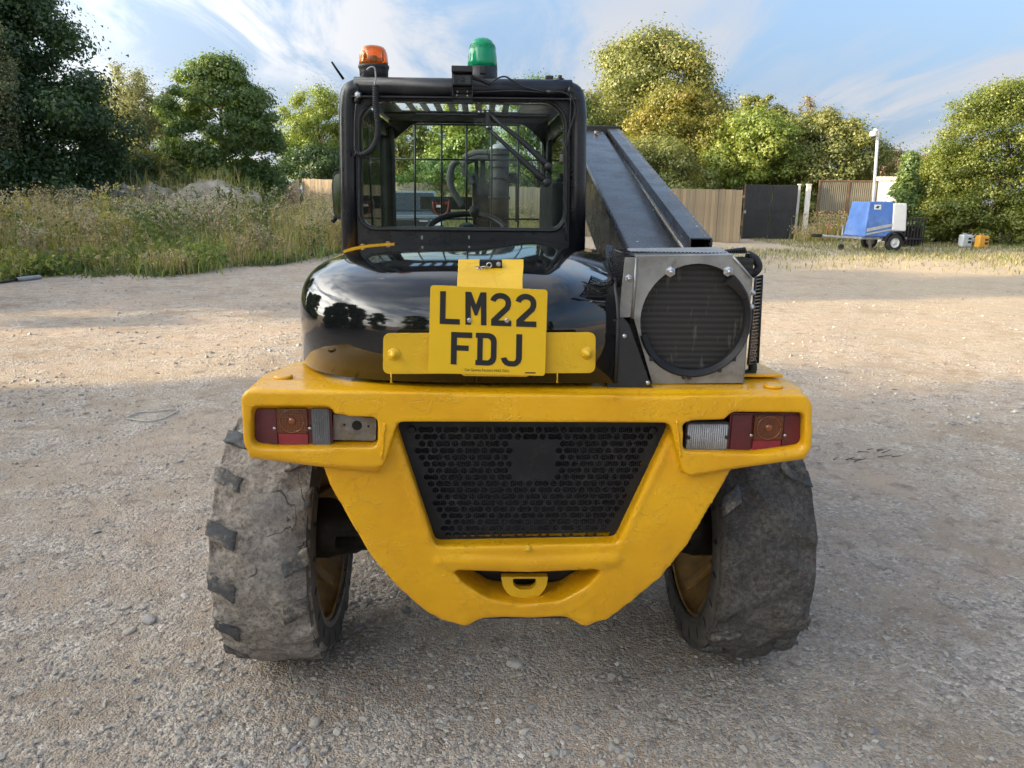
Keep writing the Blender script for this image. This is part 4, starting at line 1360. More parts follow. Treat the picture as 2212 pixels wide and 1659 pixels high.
        o = mb.build('twigs', M['bark']); o.location = (p.x, p.y, .005); tag(o, lab, 'twigs')
    for i, (px, py, s, c, lab) in enumerate(((322, 1338, .030, .3, 'largest flat blue grey stone left of the machine'), (680, 1560, .020, .55, 'smooth buff pebble in the foreground'), (1111, 1437, .024, .8, 'pale flat stone under the tow hook'),
                                             (280, 1362, .022, .6, 'flat grey buff stone just below the blue grey stone'), (612, 1302, .010, .4, 'small grey stone left of the rear tyre'))):
        p = gnd(px, py); bm = bmesh.new(); bmesh.ops.create_icosphere(bm, subdivisions=2, radius=1)
        r = np.random.default_rng(80 + i)
        for v in bm.verts:
            k = 1 + .22 * noise.noise(v.co * 1.6 + Vector((i * 3.1, 0, 0)))
            v.co = Vector((v.co.x * s * 1.25 * k, v.co.y * s * .8 * k, v.co.z * s * .42 * k))
        me = bpy.data.meshes.new('stone'); bm.to_mesh(me); bm.free()
        face_attr(me, 'tint', np.full(len(me.polygons), c))
        o = link('stone', me, M['stones']); o.location = (p.x, p.y, float(ground_h(np.array([p.x]), np.array([p.y]))[0]) + s * .18)
        o.rotation_euler.z = r.uniform(0, 3); tag(o, lab, 'stone')


build_props()


def build_car():
    Y = 20.0
    c = at(880, 470, Y)
    root = empty('parked_car', (c.x, Y, 0), R(6)); tag(root, 'silver grey off road car parked facing the machine, seen through the cab', 'car')
    W, L = .92, 4.6                          # half width, length; local -y is the car's front
    prof = [(0, .42), (0, .95), (.10, 1.04), (1.25, 1.13), (1.30, 1.10), (4.5, 1.10), (4.6, .95), (4.6, .45), (4.0, .32), (.4, .32)]
    MB().prism([prof], lambda a, b: (-W, a, b), lambda a, b: (W, a, b)).build('body', M['car_silver'], root, .07, 3)
    A = [(-W + .06, 1.15, 1.10), (W - .06, 1.15, 1.10), (W - .06, 4.3, 1.10), (-W + .06, 4.3, 1.10)]
    B = [(-W + .20, 1.95, 1.66), (W - .20, 1.95, 1.66), (W - .20, 4.1, 1.66), (-W + .20, 4.1, 1.66)]
    MB().hexa(A, B).build('cabin', M['car_silver'], root, .04, 3)
    def quad(p, mat, name, t=.012, d=(0, -1, .4)):
        d = Vector(d).normalized()
        return MB().hexa([Vector(q) - d * .01 for q in p], [Vector(q) + d * t for q in p]).build(name, mat, root)
    quad([(-W + .13, 1.20, 1.14), (W - .13, 1.20, 1.14), (W - .25, 1.86, 1.60), (-W + .25, 1.86, 1.60)], M['car_glass'], 'windscreen')
    quad([(-.62, -.01, .62), (.62, -.01, .62), (.52, -.01, .92), (-.52, -.01, .92)], M['black_plastic'], 'grille', .02, (0, -1, 0))
    for s in (-1, 1):
        mb = MB().hexa([(s * .56, -.01, .78), (s * .90, .02, .80), (s * .90, .02, .96), (s * .60, -.01, .94)], [(s * .56, -.05, .78), (s * .90, -.03, .80), (s * .90, -.03, .96), (s * .60, -.05, .94)])
        mb.build('headlight', M['headlight'], root)
        quad([(s * .30, -.03, .88), (s * .52, -.03, .88), (s * .52, -.03, .92), (s * .30, -.03, .92)], M['steel'], 'grille_bar', .02, (0, -1, 0))
        MB().box((s * (W + .12) - .10, 1.35, 1.08), (s * (W + .12) + .10, 1.47, 1.26)).build('wing_mirror', M['black_plastic'], root, .03)
        for y in (.85, 3.7):
            t = MB().lathe([(.2, -.11), (.34, -.12), (.37, -.09), (.37, .09), (.34, .12), (.2, .11)], (s * (W - .10), y, .37), 'X', 22, cap=False).build('wheel', M['rubber'], root)
            MB().lathe([(0, .10), (.2, .11), (.22, .08), (0, .0)], (s * (W - .10), y, .37), 'X', 14).build('rim', M['alu'], t)
    quad([(-.26, -.03, .50), (.26, -.03, .50), (.26, -.03, .60), (-.26, -.03, .60)], M['white'], 'number_plate', .02, (0, -1, 0))
    MB().box((-.85, -.06, .34), (.85, .06, .48)).build('bumper', M['black_plastic'], root, .04)


build_car()
# ================================================================== the telehandler
VEH = empty('telehandler', VEH_O, VEH_YAW)
tag(VEH, 'yellow and black telehandler seen from behind, with muddy tyres and a number plate', 'telehandler')


def obj_at(o, loc, name=None, parent=None):
    """a copy of o sharing its mesh"""
    c = bpy.data.objects.new(name or o.name.split('.')[0], o.data); COL.objects.link(c)
    c.parent = parent or o.parent; c.location = loc
    for md in o.modifiers:
        n = c.modifiers.new(md.name, md.type)
        if md.type == 'BEVEL': n.width, n.segments, n.limit_method, n.angle_limit = md.width, md.segments, md.limit_method, md.angle_limit
    return c


def px_loop(pts, v):
    return [vxz(a, b, v) for a, b in pts]


def counterweight():
    mb = MB()
    # wings and top bar, with the lamp pockets cut through
    outer = px_loop([(518, 842), (1150, 851), (1400, 856), (1756, 852), (1757, 982), (1600, 1008), (1478, 1030), (1447, 916), (860, 912), (828, 1012), (690, 1004), (524, 978)], 0)
    outer = rpoly(outer, [.030, 0, 0, .035, .030, 0, .02, .01, .01, .02, 0, .035])
    pl = rpoly(px_loop([(543, 878), (712, 880), (724, 898), (815, 904), (814, 967), (543, 968)], 0), [.012, .015, .008, .01, .012, .02])
    pr = rpoly(px_loop([(1477, 912), (1566, 908), (1580, 892), (1739, 894), (1737, 982), (1476, 976)], 0), [.01, .008, .015, .012, .02, .012])
    mb.xz([outer, pl, pr], 0.0, .115)
    for lp in (pl, pr):
        xs = [p[0] for p in lp]; zs = [p[1] for p in lp]
        mb.box((min(xs) - .012, .085, min(zs) - .012), (max(xs) + .012, .125, max(zs) + .012))
    # V-shaped legs with the grille opening and the tow mouth
    leg = px_loop([(688, 985), (712, 1050), (752, 1125), (800, 1212), (850, 1276), (908, 1336), (950, 1365), (985, 1374), (1015, 1373), (1042, 1362), (1100, 1357), (1225, 1357), (1250, 1370), (1278, 1374), (1320, 1364),
                   (1372, 1318), (1432, 1262), (1490, 1182), (1532, 1104), (1562, 1050), (1584, 1010), (1468, 1016), (1466, 900), (838, 900), (834, 1004), (700, 1000)], .035)
    hole = rpoly(px_loop([(850, 907), (1455, 910), (1336, 1180), (938, 1188)], .035), .008)
    mouth = rpoly(px_loop([(968, 1236), (1004, 1278), (1056, 1312), (1130, 1326), (1218, 1316), (1272, 1282), (1308, 1236)], .035), [.006, .01, .01, .01, .01, .01, .006])
    v0 = len(mb.v)
    mb.xz([leg, hole, mouth], .035, .155)
    z9 = .88
    for i in range(v0, len(mb.v)):
        x, y, z = mb.v[i]
        mb.v[i] = (x, y + .22 * max(0, z9 - z) ** 2, z)
    def lean(p, v):
        q = vat(p[0], p[1], v); q.y += .22 * max(0, z9 - q.z) ** 2
        return q
    # rounded rim bead round the grille hole, bar under it, lip of the mouth
    mb.tube(smooth_path([lean(p, .045) for p in ((840, 902), (866, 985), (900, 1085), (934, 1190), (980, 1238))], 4), .013, 8)
    mb.tube(smooth_path([lean(p, .045) for p in ((1465, 905), (1428, 990), (1384, 1085), (1342, 1187), (1297, 1238))], 4), .013, 8)
    mb.tube([lean(p, .05) for p in ((944, 1211), (1140, 1217), (1336, 1209))], .024, 12)
    mb.tube([lean(p, .05) for p in ((960, 1222), (1140, 1228), (1318, 1220))], .021, 12)
    mb.tube(smooth_path([lean(p, .05) for p in ((952, 1248), (996, 1298), (1054, 1332), (1135, 1343), (1220, 1335), (1280, 1300), (1322, 1248))], 4), .017, 10)
    for c in ((1003, 1346), (1270, 1347)):
        mb.lathe([(.0, -.028), (.028, -.022), (.036, 0), (.03, .03), (.03, .08)], lean(c, .06), 'Y', 14)
    # lower edge roll of each wing
    mb.tube([vat(540, 971, .022), vat(690, 990, .022), vat(820, 1002, .028)], .022, 8)
    mb.tube([vat(1738, 974, .022), vat(1600, 993, .022), vat(1490, 1012, .028)], .022, 8)
    # shelf on top, sides and body going forward
    xl, zt = vxz(520, 842, 0); xr, zt2 = vxz(1756, 852, 0)
    zt = min(zt, zt2)
    sh = [(xl + .004, .03), (xr - .004, .03), (xr - .004, .16), (xr - .05, .36), (xl + .05, .36), (xl + .004, .20)]
    mb.prism([rpoly(sh, .03)], lambda a, b: (a, b, zt - .05), lambda a, b: (a, b, zt + .004))
    mb.box((xl + .10, .20, zt - .12), (xr - .10, .34, zt - .03))
    o = mb.build('counterweight', M['yellow'], VEH)
    rm = o.modifiers.new('remesh', 'REMESH'); rm.mode = 'VOXEL'; rm.voxel_size = .0066; rm.use_smooth_shade = True
    sm = o.modifiers.new('smooth', 'SMOOTH'); sm.factor = .5; sm.iterations = 5
    wr = random.Random(8)
    for (p0, p1) in (((832, 915), (824, 992)), ((1462, 908), (1470, 985))):
        n = 26; pts, rad = [], []
        for k in range(n + 1):
            t = k / n
            q = vat(p0[0] + (p1[0] - p0[0]) * t, p0[1] + (p1[1] - p0[1]) * t, -.0005)
            pts.append(q + Vector((wr.uniform(-.0014, .0014), 0, 0))); rad.append(.0030 * (1 + .35 * (k % 2)) * wr.uniform(.8, 1.15))
        MB().tube(pts, rad, 7).build('weld_seam', M['yellow'], VEH)
    # plain round lifting caps on the shelf
    for p in ((612, 817), (1670, 836)):
        d = VI @ ray(*p); oo = VI @ (CAMP - VEH_O); q = oo + d * ((zt + .004 - oo.z) / d.z)
        MB().lathe([(.024, 0), (.024, .006), (.018, .008)], q, n=16).build('cap_disc', M['yellow'], VEH)
    return zt


ZT = counterweight()


def grille():
    v = .070
    P = [Vector(q) for q in px_loop([(856, 906), (1450, 908), (1334, 1178), (942, 1186)], v)]
    cx = (P[0].x + P[1].x) / 2
    ztop = max(P[0].y, P[1].y); zbot = min(P[2].y, P[3].y)
    pitch = (P[1].x - P[0].x) / 33.0; rowh = pitch * .88
    mb = MB()
    yy = lambda z: v + .10 * max(0, .88 - z)
    rows = int((ztop - zbot) / rowh) + 1
    def inside(x, z):
        # distance inside the trapezium
        for a, b in ((P[0], P[3]), (P[2], P[1])):
            e = (b - a).normalized(); n = Vector((-e.y, e.x))
            if (Vector((x, z)) - a).dot(n) < pitch * 1.35: return False
        return zbot + rowh * 1.0 < z < ztop - rowh * .55
    bolt_x = cx
    T = .0022
    for j in range(rows + 1):
        z = ztop - (j + .45) * rowh
        off = .5 * (j % 2)
        i = -18
        while i < 18:
            x = cx + (i + off) * pitch
            blank = abs(x - cx) < pitch * 3.0 and abs(j - 5.7) < 3.0
            ok = inside(x, z) and not blank
            ok2 = inside(x + pitch, z) and not (abs(x + pitch - cx) < pitch * 3.0 and abs(j - 5.7) < 3.0)
            double = ok and ok2 and ((i + 2 * j) % 3 == 0)
            w = pitch * (2 if double else 1)
            xm = x + (pitch / 2 if double else 0)
            hx, hz = w / 2, rowh / 2
            if ok:
                rad = pitch * .405
                loop = []
                if double:
                    for k in range(9):
                        a = PI / 2 - PI * k / 8; loop.append((xm + pitch / 2 + rad * math.cos(a), z + rad * math.sin(a) * .93))
                    loop.append((xm, z - rad * .66))
                    for k in range(9):
                        a = -PI / 2 - PI * k / 8; loop.append((xm - pitch / 2 + rad * math.cos(a), z + rad * math.sin(a) * .93))
                    loop.append((xm, z + rad * .66))
                else:
                    for k in range(12):
                        a = PI / 2 - 2 * PI * k / 12; loop.append((xm + rad * math.cos(a), z + rad * math.sin(a) * .93))
                n = len(loop)
                outer = []
                for (lx, lz) in loop:
                    dx, dz = lx - xm, lz - z
                    t = min(hx / abs(dx) if abs(dx) > 1e-9 else 1e9, hz / abs(dz) if abs(dz) > 1e-9 else 1e9)
                    outer.append((xm + dx * t, z + dz * t))
                # add exact corners by snapping the nearest outer points
                for cxn, czn in ((hx, hz), (hx, -hz), (-hx, -hz), (-hx, hz)):
                    k = min(range(n), key=lambda q: (outer[q][0] - xm - cxn) ** 2 + (outer[q][1] - z - czn) ** 2)
                    outer[k] = (xm + cxn, z + czn)
                b = [(a, yy(c), c) for a, c in outer] + [(a, yy(c), c) for a, c in loop] + [(a, yy(c) + T * 1.6, c) for a, c in loop]
                fs = []
                for k in range(n):
                    k2 = (k + 1) % n
                    fs.append((k, k2, n + k2, n + k)); fs.append((n + k, n + k2, 2 * n + k2, 2 * n + k))
                mb.add(b, fs)
            else:
                mb.add([(xm - hx, yy(z - hz), z - hz), (xm + hx, yy(z - hz), z - hz), (xm + hx, yy(z + hz), z + hz), (xm - hx, yy(z + hz), z + hz)], [(0, 1, 2, 3)])
            i += 2 if double else 1
    me = bpy.data.meshes.new('grille'); me.from_pydata(mb.v, [], mb.f)
    bm = bmesh.new(); bm.from_mesh(me)
    for a, b in ((P[0], P[1]), (P[1], P[2]), (P[2], P[3]), (P[3], P[0])):
        e = (b - a).normalized(); nrm = Vector((-e.y, e.x))        # points out of a clockwise loop
        bmesh.ops.bisect_plane(bm, geom=bm.verts[:] + bm.edges[:] + bm.faces[:], plane_co=(a.x, 0, a.y), plane_no=(nrm.x, 0, nrm.y), clear_outer=True)
    bmesh.ops.remove_doubles(bm, verts=bm.verts, dist=1e-6)
    bm.to_mesh(me); bm.free()
    g = link('grille', me, M['grille'], VEH)
    mb = MB()
    mb.add([(P[3].x - .02, yy(zbot) + .012, zbot - .004), (P[2].x + .02, yy(zbot) + .012, zbot - .004), (P[2].x + .045, yy(zbot) + .04, zbot + .05), (P[3].x - .045, yy(zbot) + .04, zbot + .05), (P[1].x, v + .06, ztop), (P[0].x, v + .06, ztop)], [(0, 1, 2, 3), (3, 2, 4, 5)])
    mb.build('grille_core', M['core'], VEH)
    for p in ((889, 928), (1409, 930)):
        q = vat(*p, v - .002)
        MB().lathe([(.010, 0), (.010, -.006), (.006, -.008)], q, 'Y', 6, smooth=False).build('bolt', M['grille'], g)
    q = vat(1140, 1181, .062)
    MB().lathe([(.0105, 0), (.0105, -.012), (.006, -.014)], q, 'Y', 6, smooth=False).lathe([(.006, -.014), (.006, -.02), (0, -.02)], q, 'Y', 8).build('bolt', M['yellow_br'], g)


grille()


def lamps():
    def cluster(x0, x1, z_t, z_b, order, v=.028):
        """rear lamp cluster on local plane v between photo columns x0..x1"""
        a = vat(x0, (z_t + z_b) / 2, v); b = vat(x1, (z_t + z_b) / 2, v)
        zt = vat((x0 + x1) / 2, z_t, v).z; zb = vat((x0 + x1) / 2, z_b, v).z
        hs = MB().xz([rrect(a.x, b.x, zb, zt, .010)], v + .004, v + .06).build('tail_lamp', M['red_body'], VEH, .004, 2)
        W = b.x - a.x; H = zt - zb
        for (u0, u1, w0, w1, mt, nm, dv) in order:
            MB().xz([rrect(a.x + u0 * W, a.x + u1 * W, zb + w0 * H, zb + w1 * H, .004 if nm != 'clear_lens' else .006, 3)], v - dv, v + .006).build(nm, M[mt], hs, .0025, 2)
        return hs, a.x, zb, W, H, v
    mid = lambda u0, u1: [(u0, u1, .36, .965, 'amber_lens', 'amber_lens', .006), (u0 + .005, u1 - .005, .045, .345, 'reflector', 'reflector', .003)]
    # left cluster: red, amber over reflector, clear
    hs, ax, zb, W, H, v = cluster(547, 717, 879, 965, [(.025, .30, .04, .96, 'red_lens', 'red_lens', .002)] + mid(.31, .695) + [(.75, .975, .04, .965, 'clear_dark', 'clear_lens', .004)])
    def ring(cx, cz, r, hs, v):
        vs = [Vector((cx + r * math.cos(2 * PI * k / 28), v, cz + r * math.sin(2 * PI * k / 28))) for k in range(29)]
        MB().tube(vs, .0016, 6).build('lens_ring', M['amber_ring'], hs)
        MB().lathe([(.011, 0), (.008, -.0035), (0, -.005)], (cx, v + .001, cz), 'Y', 14).build('bulb_spot', M['amber_ring'], hs)
    ring(ax + W * .50, zb + H * .665, H * .285, hs, v - .0066)
    for u in (.273, .722):
        MB().lathe([(.0042, 0), (.0042, -.003), (0, -.004)], (ax + u * W, v - .0035, zb + H * .48), 'Y', 10).build('screw', M['steel'], hs)
    # ribs behind the clear lens
    mb = MB()
    for k in range(7):
        x = ax + W * (.775 + .027 * k)
        mb.box((x, v - .0055, zb + .12 * H), (x + .0022, v - .0035, zb + .88 * H))
    mb.build('lens_ribs', M['lamp_back'], hs)
    # right cluster: red, amber over reflector, red
    hs, ax, zb, W, H, v = cluster(1575, 1737, 893, 980, [(.025, .29, .04, .96, 'red_lens', 'red_lens', .002)] + mid(.315, .70) + [(.715, .975, .04, .96, 'red_lens', 'red_lens', .002)])
    ring(ax + W * .51, zb + H * .665, H * .285, hs, v - .0066)
    for u in (.28, .73):
        MB().lathe([(.0042, 0), (.0042, -.003), (0, -.004)], (ax + u * W, v - .0065, zb + H * .48), 'Y', 10).build('screw', M['steel'], hs)
    # white ribbed reversing lamp
    v = .026
    a = vat(1480, 943, v); b = vat(1573, 943, v); zt = vat(1526, 911, v).z; zb = vat(1526, 974, v).z
    hs = MB().xz([rrect(a.x, b.x, zb, zt, .007)], v, v + .06).build('reversing_lamp', M['black_plastic'], VEH, .003)
    MB().xz([rrect(a.x + .003, b.x - .003, zb + .004, zt - .004, .006)], v - .006, v + .002).build('clear_lens', M['lamp_back'], hs, .002)
    mb = MB(); n = 19
    for k in range(n):
        x = a.x + .007 + (b.x - a.x - .014) * k / (n - 1)
        mb.tube([(x, v - .0055, zb + .008), (x, v - .0055, zt - .007)], .0017, 6)
    mb.build('lens_ribs', M['clear_lens'], hs)
    for x in (a.x + .006, b.x - .006):
        MB().lathe([(.0045, 0), (.0045, -.006), (0, -.007)], (x, v - .006, (zb + zt) / 2), 'Y', 10).build('screw', M['greasy'], hs)
    # bare zinc bracket where the left reversing lamp is missing
    v = .040
    lp = rpoly(px_loop([(720, 895), (813, 903), (812, 952), (720, 950)], v), [.002, .008, .008, .002])
    br = MB().xz([lp], v, v + .004).build('lamp_bracket', M['grey_bracket'], VEH)
    for p, rr in (((771, 919), .0125), ((744, 918), .003), ((796, 921), .003)):
        MB().lathe([(rr, -.0004), (rr, .0006)], vat(*p, v), 'Y', 16).build('hole_shade_disc', M['dark'], br)  # dark discs paint the shade of holes; the bracket is uncut
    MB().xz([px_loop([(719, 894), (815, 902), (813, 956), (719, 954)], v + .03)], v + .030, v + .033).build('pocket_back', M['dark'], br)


lamps()


def tow_hook():
    v = .125
    out = rpoly(px_loop([(1082, 1243), (1086, 1266), (1104, 1288), (1132, 1292), (1162, 1287), (1180, 1266), (1183, 1243)], v), [.003, .03, .04, .05, .04, .03, .003])
    inn = rpoly(px_loop([(1107, 1247), (1109, 1262), (1122, 1271), (1148, 1270), (1157, 1260), (1158, 1247)], v), .006)
    MB().xz([out, inn], v - .008, v + .012).build('tow_hook', M['yellow_br'], VEH, .003)
    a, b = vat(960, 1240, .2), vat(1310, 1340, .2)
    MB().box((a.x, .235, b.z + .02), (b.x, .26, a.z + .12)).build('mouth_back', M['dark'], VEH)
    # rusty plate under the lip
    a, b = vat(1035, 1338, .12), vat(1235, 1347, .12)
    MB().box((a.x, .15, b.z), (b.x, .19, a.z)).build('skid_plate', M['greasy'], VEH)


tow_hook()


# ------------------------------------------------------------------ engine cover
HX = vat(1322, 800, .07).x                       # cut right edge
HL = vat(650, 780, .45).x
HZ0, HZ1 = ZT + .016, vat(1000, 531, .80).z + .004
HV0, HV1 = .045, 1.02


def hood_pt(th, ph):
    e1, e2 = .40, .34
    A, B = HX - HL, HV1 - HV0
    c = math.cos(ph) ** e2; s = math.sin(ph) ** e2
    x = HX - A * (math.sin(th) ** e1) * (1 - (1 - c) * .38)
    y = HV1 - B * (math.cos(th) ** e1) * c
    z = HZ0 + (HZ1 - HZ0) * s
    x += .13 * min(1, max(0, (y - .10) / .8)) * max(0, 1 - (HX - x) / .5)      # right edge flares out towards the cab
    xm = (HX + HL) / 2 + .05
    z -= .022 * ((x - xm) / .42) ** 2 * min(1, max(0, (z - HZ0) / (HZ1 - HZ0) - .4) / .6)      # crowned top
    # raised hump over the filter
    hx = vat(1165, 528, .8).x
    k = math.exp(-((x - hx) / .12) ** 2)
    t = min(1, max(0, (z - HZ0) / (HZ1 - HZ0) - .75) / .25)
    z += .026 * k * t * t * min(1, max(0, (y - .25) / .35))
    return Vector((x, y, z))


def hood_v(px, py):
    """depth of the cover behind a photo pixel, by marching the two parameters"""
    best = None
    for i in range(0, 90):
        th = R(1 + i * .98)
        for j in range(0, 60):
            p = hood_pt(th, R(.5 + j * 1.49))
            w = VR @ p + VEH_O - CAMP
            d = w.dot(fwd); u = 1106 + FPX * w.dot(RT) / d; q = 829.5 - FPX * w.dot(UP) / d
            e = (u - px) ** 2 + (q - py) ** 2
            if best is None or e < best[0]: best = (e, p)
    return best[1]


def hood():
    nu, nv = 64, 44
    vs, fs = [], []
    for j in range(nv + 1):
        ph = (j / nv) ** .9 * PI / 2
        for i in range(nu + 1):
            vs.append(hood_pt(i / nu * PI / 2, ph))
    w = nu + 1
    for j in range(nv):
        for i in range(nu):
            fs.append((j * w + i, j * w + i + 1, (j + 1) * w + i + 1, (j + 1) * w + i))
    mb = MB().add(vs, fs, True)
    me = bpy.data.meshes.new('engine_cover'); me.from_pydata([tuple(p) for p in mb.v], [], mb.f)
    bm = bmesh.new(); bm.from_mesh(me)
    bmesh.ops.remove_doubles(bm, verts=bm.verts, dist=2e-5)
    bmesh.ops.recalc_face_normals(bm, faces=bm.faces)
    bm.to_mesh(me); bm.free()
    for p in me.polygons: p.use_smooth = True
    o = link('engine_cover', me, M['hood'], VEH)
    s = o.modifiers.new('solid', 'SOLIDIFY'); s.thickness = .006; s.offset = -1
    # dark engine bay under it and the yellow deck edge showing at its back
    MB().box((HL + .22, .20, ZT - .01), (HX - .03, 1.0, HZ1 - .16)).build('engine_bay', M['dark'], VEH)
    # thin yellow deck edge showing where the cover meets the cab, with two small bolts
    pts = []
    for i in range(500):
        th = R(50 + 40 * i / 499.0)
        for j in range(120):
            p = hood_pt(th, R(40 + 50 * j / 119.0))
            if abs(p.y - .925) < .004: pts.append((p.x, p.z))
    def top_z(x):
        near = [z for q, z in pts if abs(q - x) < .012]
        return max(near) if near else HZ1 - .03
    xs = [HL + .055 + .022 * k for k in range(9)]
    mb = MB()
    for xa, xb in zip(xs[:-1], xs[1:]):
        za, zb_ = top_z(xa), top_z(xb)
        mb.hexa([(xa, .915, za - .012), (xb, .915, zb_ - .012), (xb, .945, zb_ - .012), (xa, .945, za - .012)], [(xa, .915, za + .0035), (xb, .915, zb_ + .0035), (xb, .945, zb_ + .0035), (xa, .945, za + .0035)])
    mb.build('deck_edge', M['yellow'], VEH)
    for x in (xs[3], xs[7]):
        MB().lathe([(.008, 0), (.008, .005), (.005, .007)], (x, .925, top_z(x) + .002), n=10).build('bolt', M['rim'], VEH)
    # trim strip closing the cut right side
    side = [hood_pt(0.0, (j / 24) * PI / 2) for j in range(25)]
    mb = MB()
    n = len(side)
    vs = [(p.x + .001, p.y, p.z) for p in side] + [(side[-1].x + .001, HV1, HZ0)]
    mb.add(vs, [tuple(range(len(vs)))])
    mb.build('cover_side', M['black_plastic'], VEH)
    mb = MB()
    mb.tube([p + Vector((.006, .004, 0)) for p in side], .0055, 6)
    mb.build('edge_seal', M['rubber'], VEH)


hood()


def plate_and_brackets():
    # horizontal strap following the cover
    L = rpoly([(828, 720), (1287, 718), (1286, 806), (827, 808)], 16, 5)
    vf = .012
    loop = px_loop(L, vf)
    def bend(x): return vf + .075 * max(0, (-.10 - x)) ** 1.5 * 3
    st = MB().prism([loop], lambda a, b: (a, vf, b), lambda a, b: (a, vf + .004, b)).build('plate_strap', M['yellow_br'], VEH, .0012)
    for p in ((851, 765), (1269, 763)):
        q = vat(*p, vf)
        MB().lathe([(.0155, 0), (.0155, -.002), (.012, -.0035), (.010, -.004), (.0095, -.010), (.005, -.012), (.0045, -.020), (0, -.021)], q, 'Y', 14).build('bolt', M['yellow_br'], st)
        MB().lathe([(.006, 0), (.006, .04)], q + Vector((0, .003, 0)), 'Y', 8).build('bolt_shank', M['greasy'], st)
    for p, l in (((845, 808), .022), ((1204, 806), .024)):
        q = vat(*p, vf)
        MB().tube([q + Vector((0, -.001, .004)), q + Vector((0, -.0015, -l * .5)), q + Vector((0, -.0015, -l))], [.0022, .0014, .003], 6).build('paint_drip', M['yellow_br'], st)
    # upright tab bent over the top of the cover
    sec = [(560, .145), (575, .120), (601, .062), (630, .006), (680, .006)]
    mb = MB(); vs = []
    for py, v in sec:
        for px in (988, 1129):
            vs.append(vat(px + (2 if py < 600 else 0), py, v))
    n = len(sec)
    vs2 = [p + Vector((0, .004, -.002)) for p in vs]
    fs = []
    for i in range(n - 1):
        fs.append((2 * i, 2 * i + 1, 2 * i + 3, 2 * i + 2))
        fs.append(tuple(k + 2 * n for k in (2 * i + 2, 2 * i + 3, 2 * i + 1, 2 * i)))
        fs.append((2 * i, 2 * i + 2, 2 * i + 2 + 2 * n, 2 * i + 2 * n)); fs.append((2 * i + 1, 2 * i + 1 + 2 * n, 2 * i + 3 + 2 * n, 2 * i + 3))
    fs.append((0, 2 * n, 2 * n + 1, 1)); fs.append((2 * n - 2, 2 * n - 1, 4 * n - 1, 4 * n - 2))
    mb.add(vs + vs2, fs)
    tab = mb.build('plate_tab', M['yellow_br'], VEH, .0012)
    # latch on the tab
    c = vat(1060, 573, .118)
    lt = MB().box((c.x - .028, c.y - .008, c.z - .012), (c.x + .028, c.y + .004, c.z + .014)).build('latch', M['black_paint'], VEH, .002)
    MB().tube([c + Vector((-.004 + .006 * math.cos(a), -.011, .001 + .006 * math.sin(a))) for a in np.linspace(0, 2 * PI, 13)], .0018, 6).build('key_ring', M['steel'], lt)
    MB().lathe([(.006, 0), (.006, -.004), (0, -.005)], c + Vector((.019, -.008, .004)), 'Y', 6, smooth=False).build('bolt', M['steel'], lt)
    mb = MB(); r = random.Random(2)
    q = c + Vector((-.026, -.010, -.004))
    for k in range(14):
        d = Vector((r.uniform(-1, .6), r.uniform(-.4, .1), r.uniform(-1, .5))).normalized() * r.uniform(.008, .02)
        mb.tube([q, q + d * .6, q + d + Vector((.003, 0, -.003))], .0011, 5)
    mb.build('wire_twist', M['steel'], lt)
    # number plate
    v = -.004
    A = [vat(930, 616, v), vat(1183, 626, v), vat(1177, 812, v), vat(925, 806, v)]
    loop = rpoly([(p.x, p.z) for p in A], .008)
    v0 = v
    plate = MB().xz([loop], v, v + .003).build('number_plate', M['plate'], VEH, .0008)
    sub = rpoly(px_loop([(990, 800), (1150, 802), (1140, 814), (1000, 812)], v + .006), .006)
    MB().xz([sub], v + .006, v + .009).build('backing_plate', M['yellow_br'], VEH)

    def uvp(px, py, off):
        p = vat(px, py, v); return (p.x, v - off, p.z)

    def glyph(ch, loops):
        """loops in photo pixels"""
        MB().prism([[(a, -b) for a, b in l] for l in loops], lambda a, b: uvp(a, -b, .0012), lambda a, b: uvp(a, -b, -.0004)).build('character', M['ink'], plate)

    # boxes in the photo: each character by its own corner-exact outline (plate leans about 2 degrees)
    sk = lambda x, y, x0, y0: (x0 + x, y0 + y + .035 * x)

    def stroke_poly(pts, w, closed=False):
        """outline of a thick polyline, mitred"""
        P = [Vector(p) for p in pts]; n = len(P)
        def nrm(a, b):
            d = (b - a).normalized(); return Vector((-d.y, d.x))
        Ls, Rs = [], []
        for i in range(n):
            if closed:
                n0, n1 = nrm(P[i - 1], P[i]), nrm(P[i], P[(i + 1) % n])
            else:
                n0 = nrm(P[i - 1], P[i]) if i else nrm(P[0], P[1]); n1 = nrm(P[i], P[i + 1]) if i < n - 1 else n0
            mm = (n0 + n1).normalized(); k = w / 2 / max(.35, mm.dot(n0))
            Ls.append(tuple(P[i] + mm * k)); Rs.append(tuple(P[i] - mm * k))
        return (Ls, Rs) if closed else Ls + Rs[::-1]

    def arc(cx, cy, rx, ry, a0, a1, n=9):
        return [(cx + rx * math.cos(R(a0 + (a1 - a0) * k / (n - 1))), cy + ry * math.sin(R(a0 + (a1 - a0) * k / (n - 1)))) for k in range(n)]

    def place(loops, x0, y0, W, H):
        """unit loops (0..50 wide, 0..79 high) to a photo box"""
        return [[(x0 + a * W / 50, y0 + b * H / 79 + .038 * (a * W / 50) - .010 * b * H / 79 * 0) for a, b in l] for l in loops]
